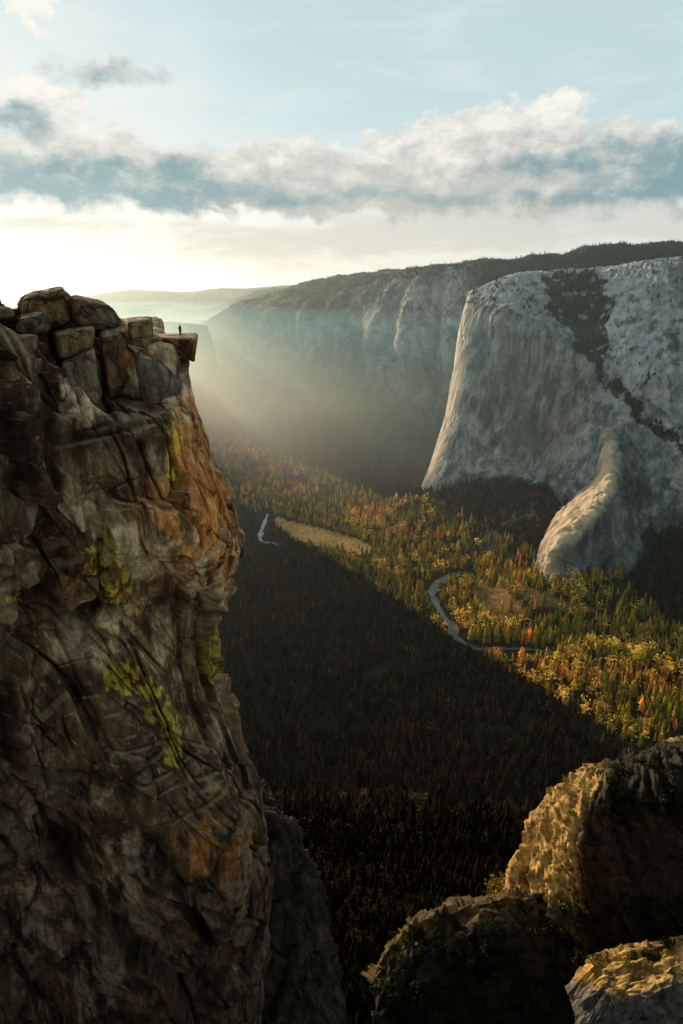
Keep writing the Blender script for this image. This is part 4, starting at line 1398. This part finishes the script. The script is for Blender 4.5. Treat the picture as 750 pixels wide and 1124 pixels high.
def wmix(a, b, f):
    m = N(nt, 'ShaderNodeMix', data_type='RGBA')
    for s, v in ((m.inputs[6], a), (m.inputs[7], b), (m.inputs[0], f)):
        if hasattr(v, 'links'):
            L(v, s)
        elif np.isscalar(v):
            s.default_value = v
        else:
            s.default_value = (*v, 1)
    return m.outputs[2]


sky = N(nt, 'ShaderNodeTexSky', sky_type='NISHITA')
sky.sun_disc = False
sky.sun_elevation = SUN_EL
sky.sun_rotation = -SUN_AZ
sky.altitude = 1500
sky.air_density = 1.0
sky.dust_density = 1.0
sk = N(nt, 'ShaderNodeVectorMath', operation='SCALE')
sk.inputs['Scale'].default_value = .10
L(sky.outputs[0], sk.inputs[0])
base = sk.outputs[0]
# thin high veil of pale air
base = wmix(base, (.66, .83, .83), .75)
base = wmix(base, (.94, .95, .90), W('MULTIPLY', smooth(W('ADD', W('MULTIPLY', AZ, -.022), W('ADD', W('MULTIPLY', EL, -.028), W('MULTIPLY', n_big, .5))), -.25, .8), .85))
veil = smooth(n_str, .45, .75)
base = wmix(base, (.92, .93, .90), W('MULTIPLY', veil, .35))
# glow above the horizon towards the sun
a0, e0 = ang(60, 275)
gl = W('EXPONENT', W('MULTIPLY', W('ADD', W('POWER', W('DIVIDE', W('SUBTRACT', AZ, a0), 26.), 2.), W('POWER', W('DIVIDE', W('SUBTRACT', EL, e0 - 1.), 6.5), 2.)), -1.))
base = wmix(base, (.98, .96, .87), gl)
gl2 = W('EXPONENT', W('MULTIPLY', W('POWER', W('DIVIDE', W('SUBTRACT', EL, 1.5), 3.2), 2.), -1.))
base = wmix(base, (.93, .89, .77), W('MULTIPLY', gl2, .6))
# cream streaks under the cloud bank
st_m = W('MULTIPLY', smooth(W('ADD', n_str, wsum([wg(560, 255, 240, 26, .35, 3, 2), wg(330, 262, 120, 14, .22, 3, 2), wg(60, 248, 60, 8, .2, 3, 2)])), .56, .80), smooth(EL, 16., 9.))
base = wmix(base, (.68, .66, .58), W('MULTIPLY', st_m, .75))
n_f = wn(1, 1.5, .75, 10, .65, .2, 71.)
n_sh = wn(1, 1.6, .42, 10, .62, .3, 60.)


def cloud(base, lumps, edge0, edge1, hi, lo, sh0, sh1, k, rough=1.25, offs=0., lean=.06):
    """one bank of cloud: lumps broken by noise, shaded from its sunlit top to its underside."""
    nz = wn(1, 1.5, .30, 12, .64, .2, 40. + offs)
    d_ = W('ADD', wsum(lumps), W('ADD', W('MULTIPLY', W('SUBTRACT', nz, .5), rough), W('MULTIPLY', W('SUBTRACT', n_f, .5), .35)))
    m_ = smooth(d_, edge0, edge1)
    t_ = smooth(W('ADD', W('MULTIPLY', EL, lean), W('ADD', W('MULTIPLY', n_sh, 1.1), W('MULTIPLY', n_f, .45))), sh0, sh1)
    return wmix(base, wmix(lo, hi, t_), W('MULTIPLY', m_, k))


# long soft cream bank behind
base = cloud(base, [wg(420, 190, 170, 30, .7), wg(600, 165, 110, 34, .75), wg(200, 185, 160, 26, .6), wg(720, 190, 90, 36, .7), wg(480, 215, 200, 24, .8), wg(300, 220, 120, 18, .6), wg(60, 150, 70, 20, .55), wg(45, 108, 55, 18, .55)], .26, .80, (.92, .90, .80), (.50, .52, .48), 1.05, 1.65, .9, offs=0)
# sunlit heaps with sharp tops
base = cloud(base, [wg(600, 134, 44, 30, .95), wg(500, 148, 60, 28, .95), wg(440, 165, 50, 22, .8), wg(330, 165, 44, 16, .7), wg(270, 160, 30, 12, .5), wg(120, 160, 70, 13, .65), wg(60, 105, 36, 16, .6), wg(725, 145, 26, 16, .6), wg(38, 10, 26, 13, .75), wg(20, 92, 34, 14, .5), wg(110, 62, 44, 10, .55)], .36, .66, (.97, .95, .87), (.60, .60, .56), 1.10, 1.62, .95, offs=23)
# slate blue undersides
base = cloud(base, [wg(55, 196, 100, 26, 1.0, 7, 4), wg(190, 200, 90, 22, .95, 7, 4), wg(300, 222, 80, 12, .7, 7, 3), wg(430, 214, 80, 9, .6, 7, 3), wg(650, 165, 60, 20, .95, 7, 4), wg(570, 185, 70, 11, .7, 7, 3), wg(748, 182, 34, 26, .95, 7, 4), wg(690, 212, 120, 13, .7, 7, 3), wg(560, 222, 90, 8, .5, 7, 3), wg(20, 128, 40, 16, 1.0, 6, 4), wg(122, 78, 50, 17, .95, 6, 4), wg(-200, 190, 150, 30, .9), wg(1000, 190, 160, 34, .9)],
             .24, 1.05, (.70, .70, .63), (.21, .355, .40), .92, 1.45, .88, offs=51, lean=.03)
# the sky falls off overhead and away from the sun
offsun = W('ABSOLUTE', W('ADD', AZ, 20.))
fall = W('MAXIMUM', smooth(EL, 17., 48.), smooth(offsun, 62., 130.))
base = wmix(base, (.125, .165, .172), W('MULTIPLY', fall, .93))
# below the horizon: dim earth
base = wmix(base, (.10, .09, .07), smooth(EL, -1.0, -6.0))
bg = N(nt, 'ShaderNodeBackground')
bg.inputs['Strength'].default_value = 1.0
L(base, bg.inputs['Color'])
wo = N(nt, 'ShaderNodeOutputWorld')
L(bg.outputs[0], wo.inputs['Surface'])

cd = bpy.data.cameras.new('camera')
cd.sensor_fit = 'VERTICAL'
cd.sensor_height = 36
cd.sensor_width = 24
cd.lens = FPX / 1124 * 36
cd.clip_start = .5
cd.clip_end = 60000
co = bpy.data.objects.new('camera', cd)
C.objects.link(co)
co.rotation_euler = (math.pi / 2 - TILT, 0, 0)
sc = bpy.context.scene
sc.camera = co
sc.view_settings.view_transform = 'Standard'
sc.view_settings.look = 'None'
sc.view_settings.exposure = 0
sc.view_settings.gamma = 1
sc.render.engine = 'CYCLES'
sc.cycles.use_denoising = True
sc.cycles.max_bounces = 4
sc.cycles.transparent_max_bounces = 40
sc.cycles.diffuse_bounces = 2
sc.cycles.volume_bounces = 0
sc.cycles.use_adaptive_sampling = True
sc.cycles.adaptive_threshold = .02
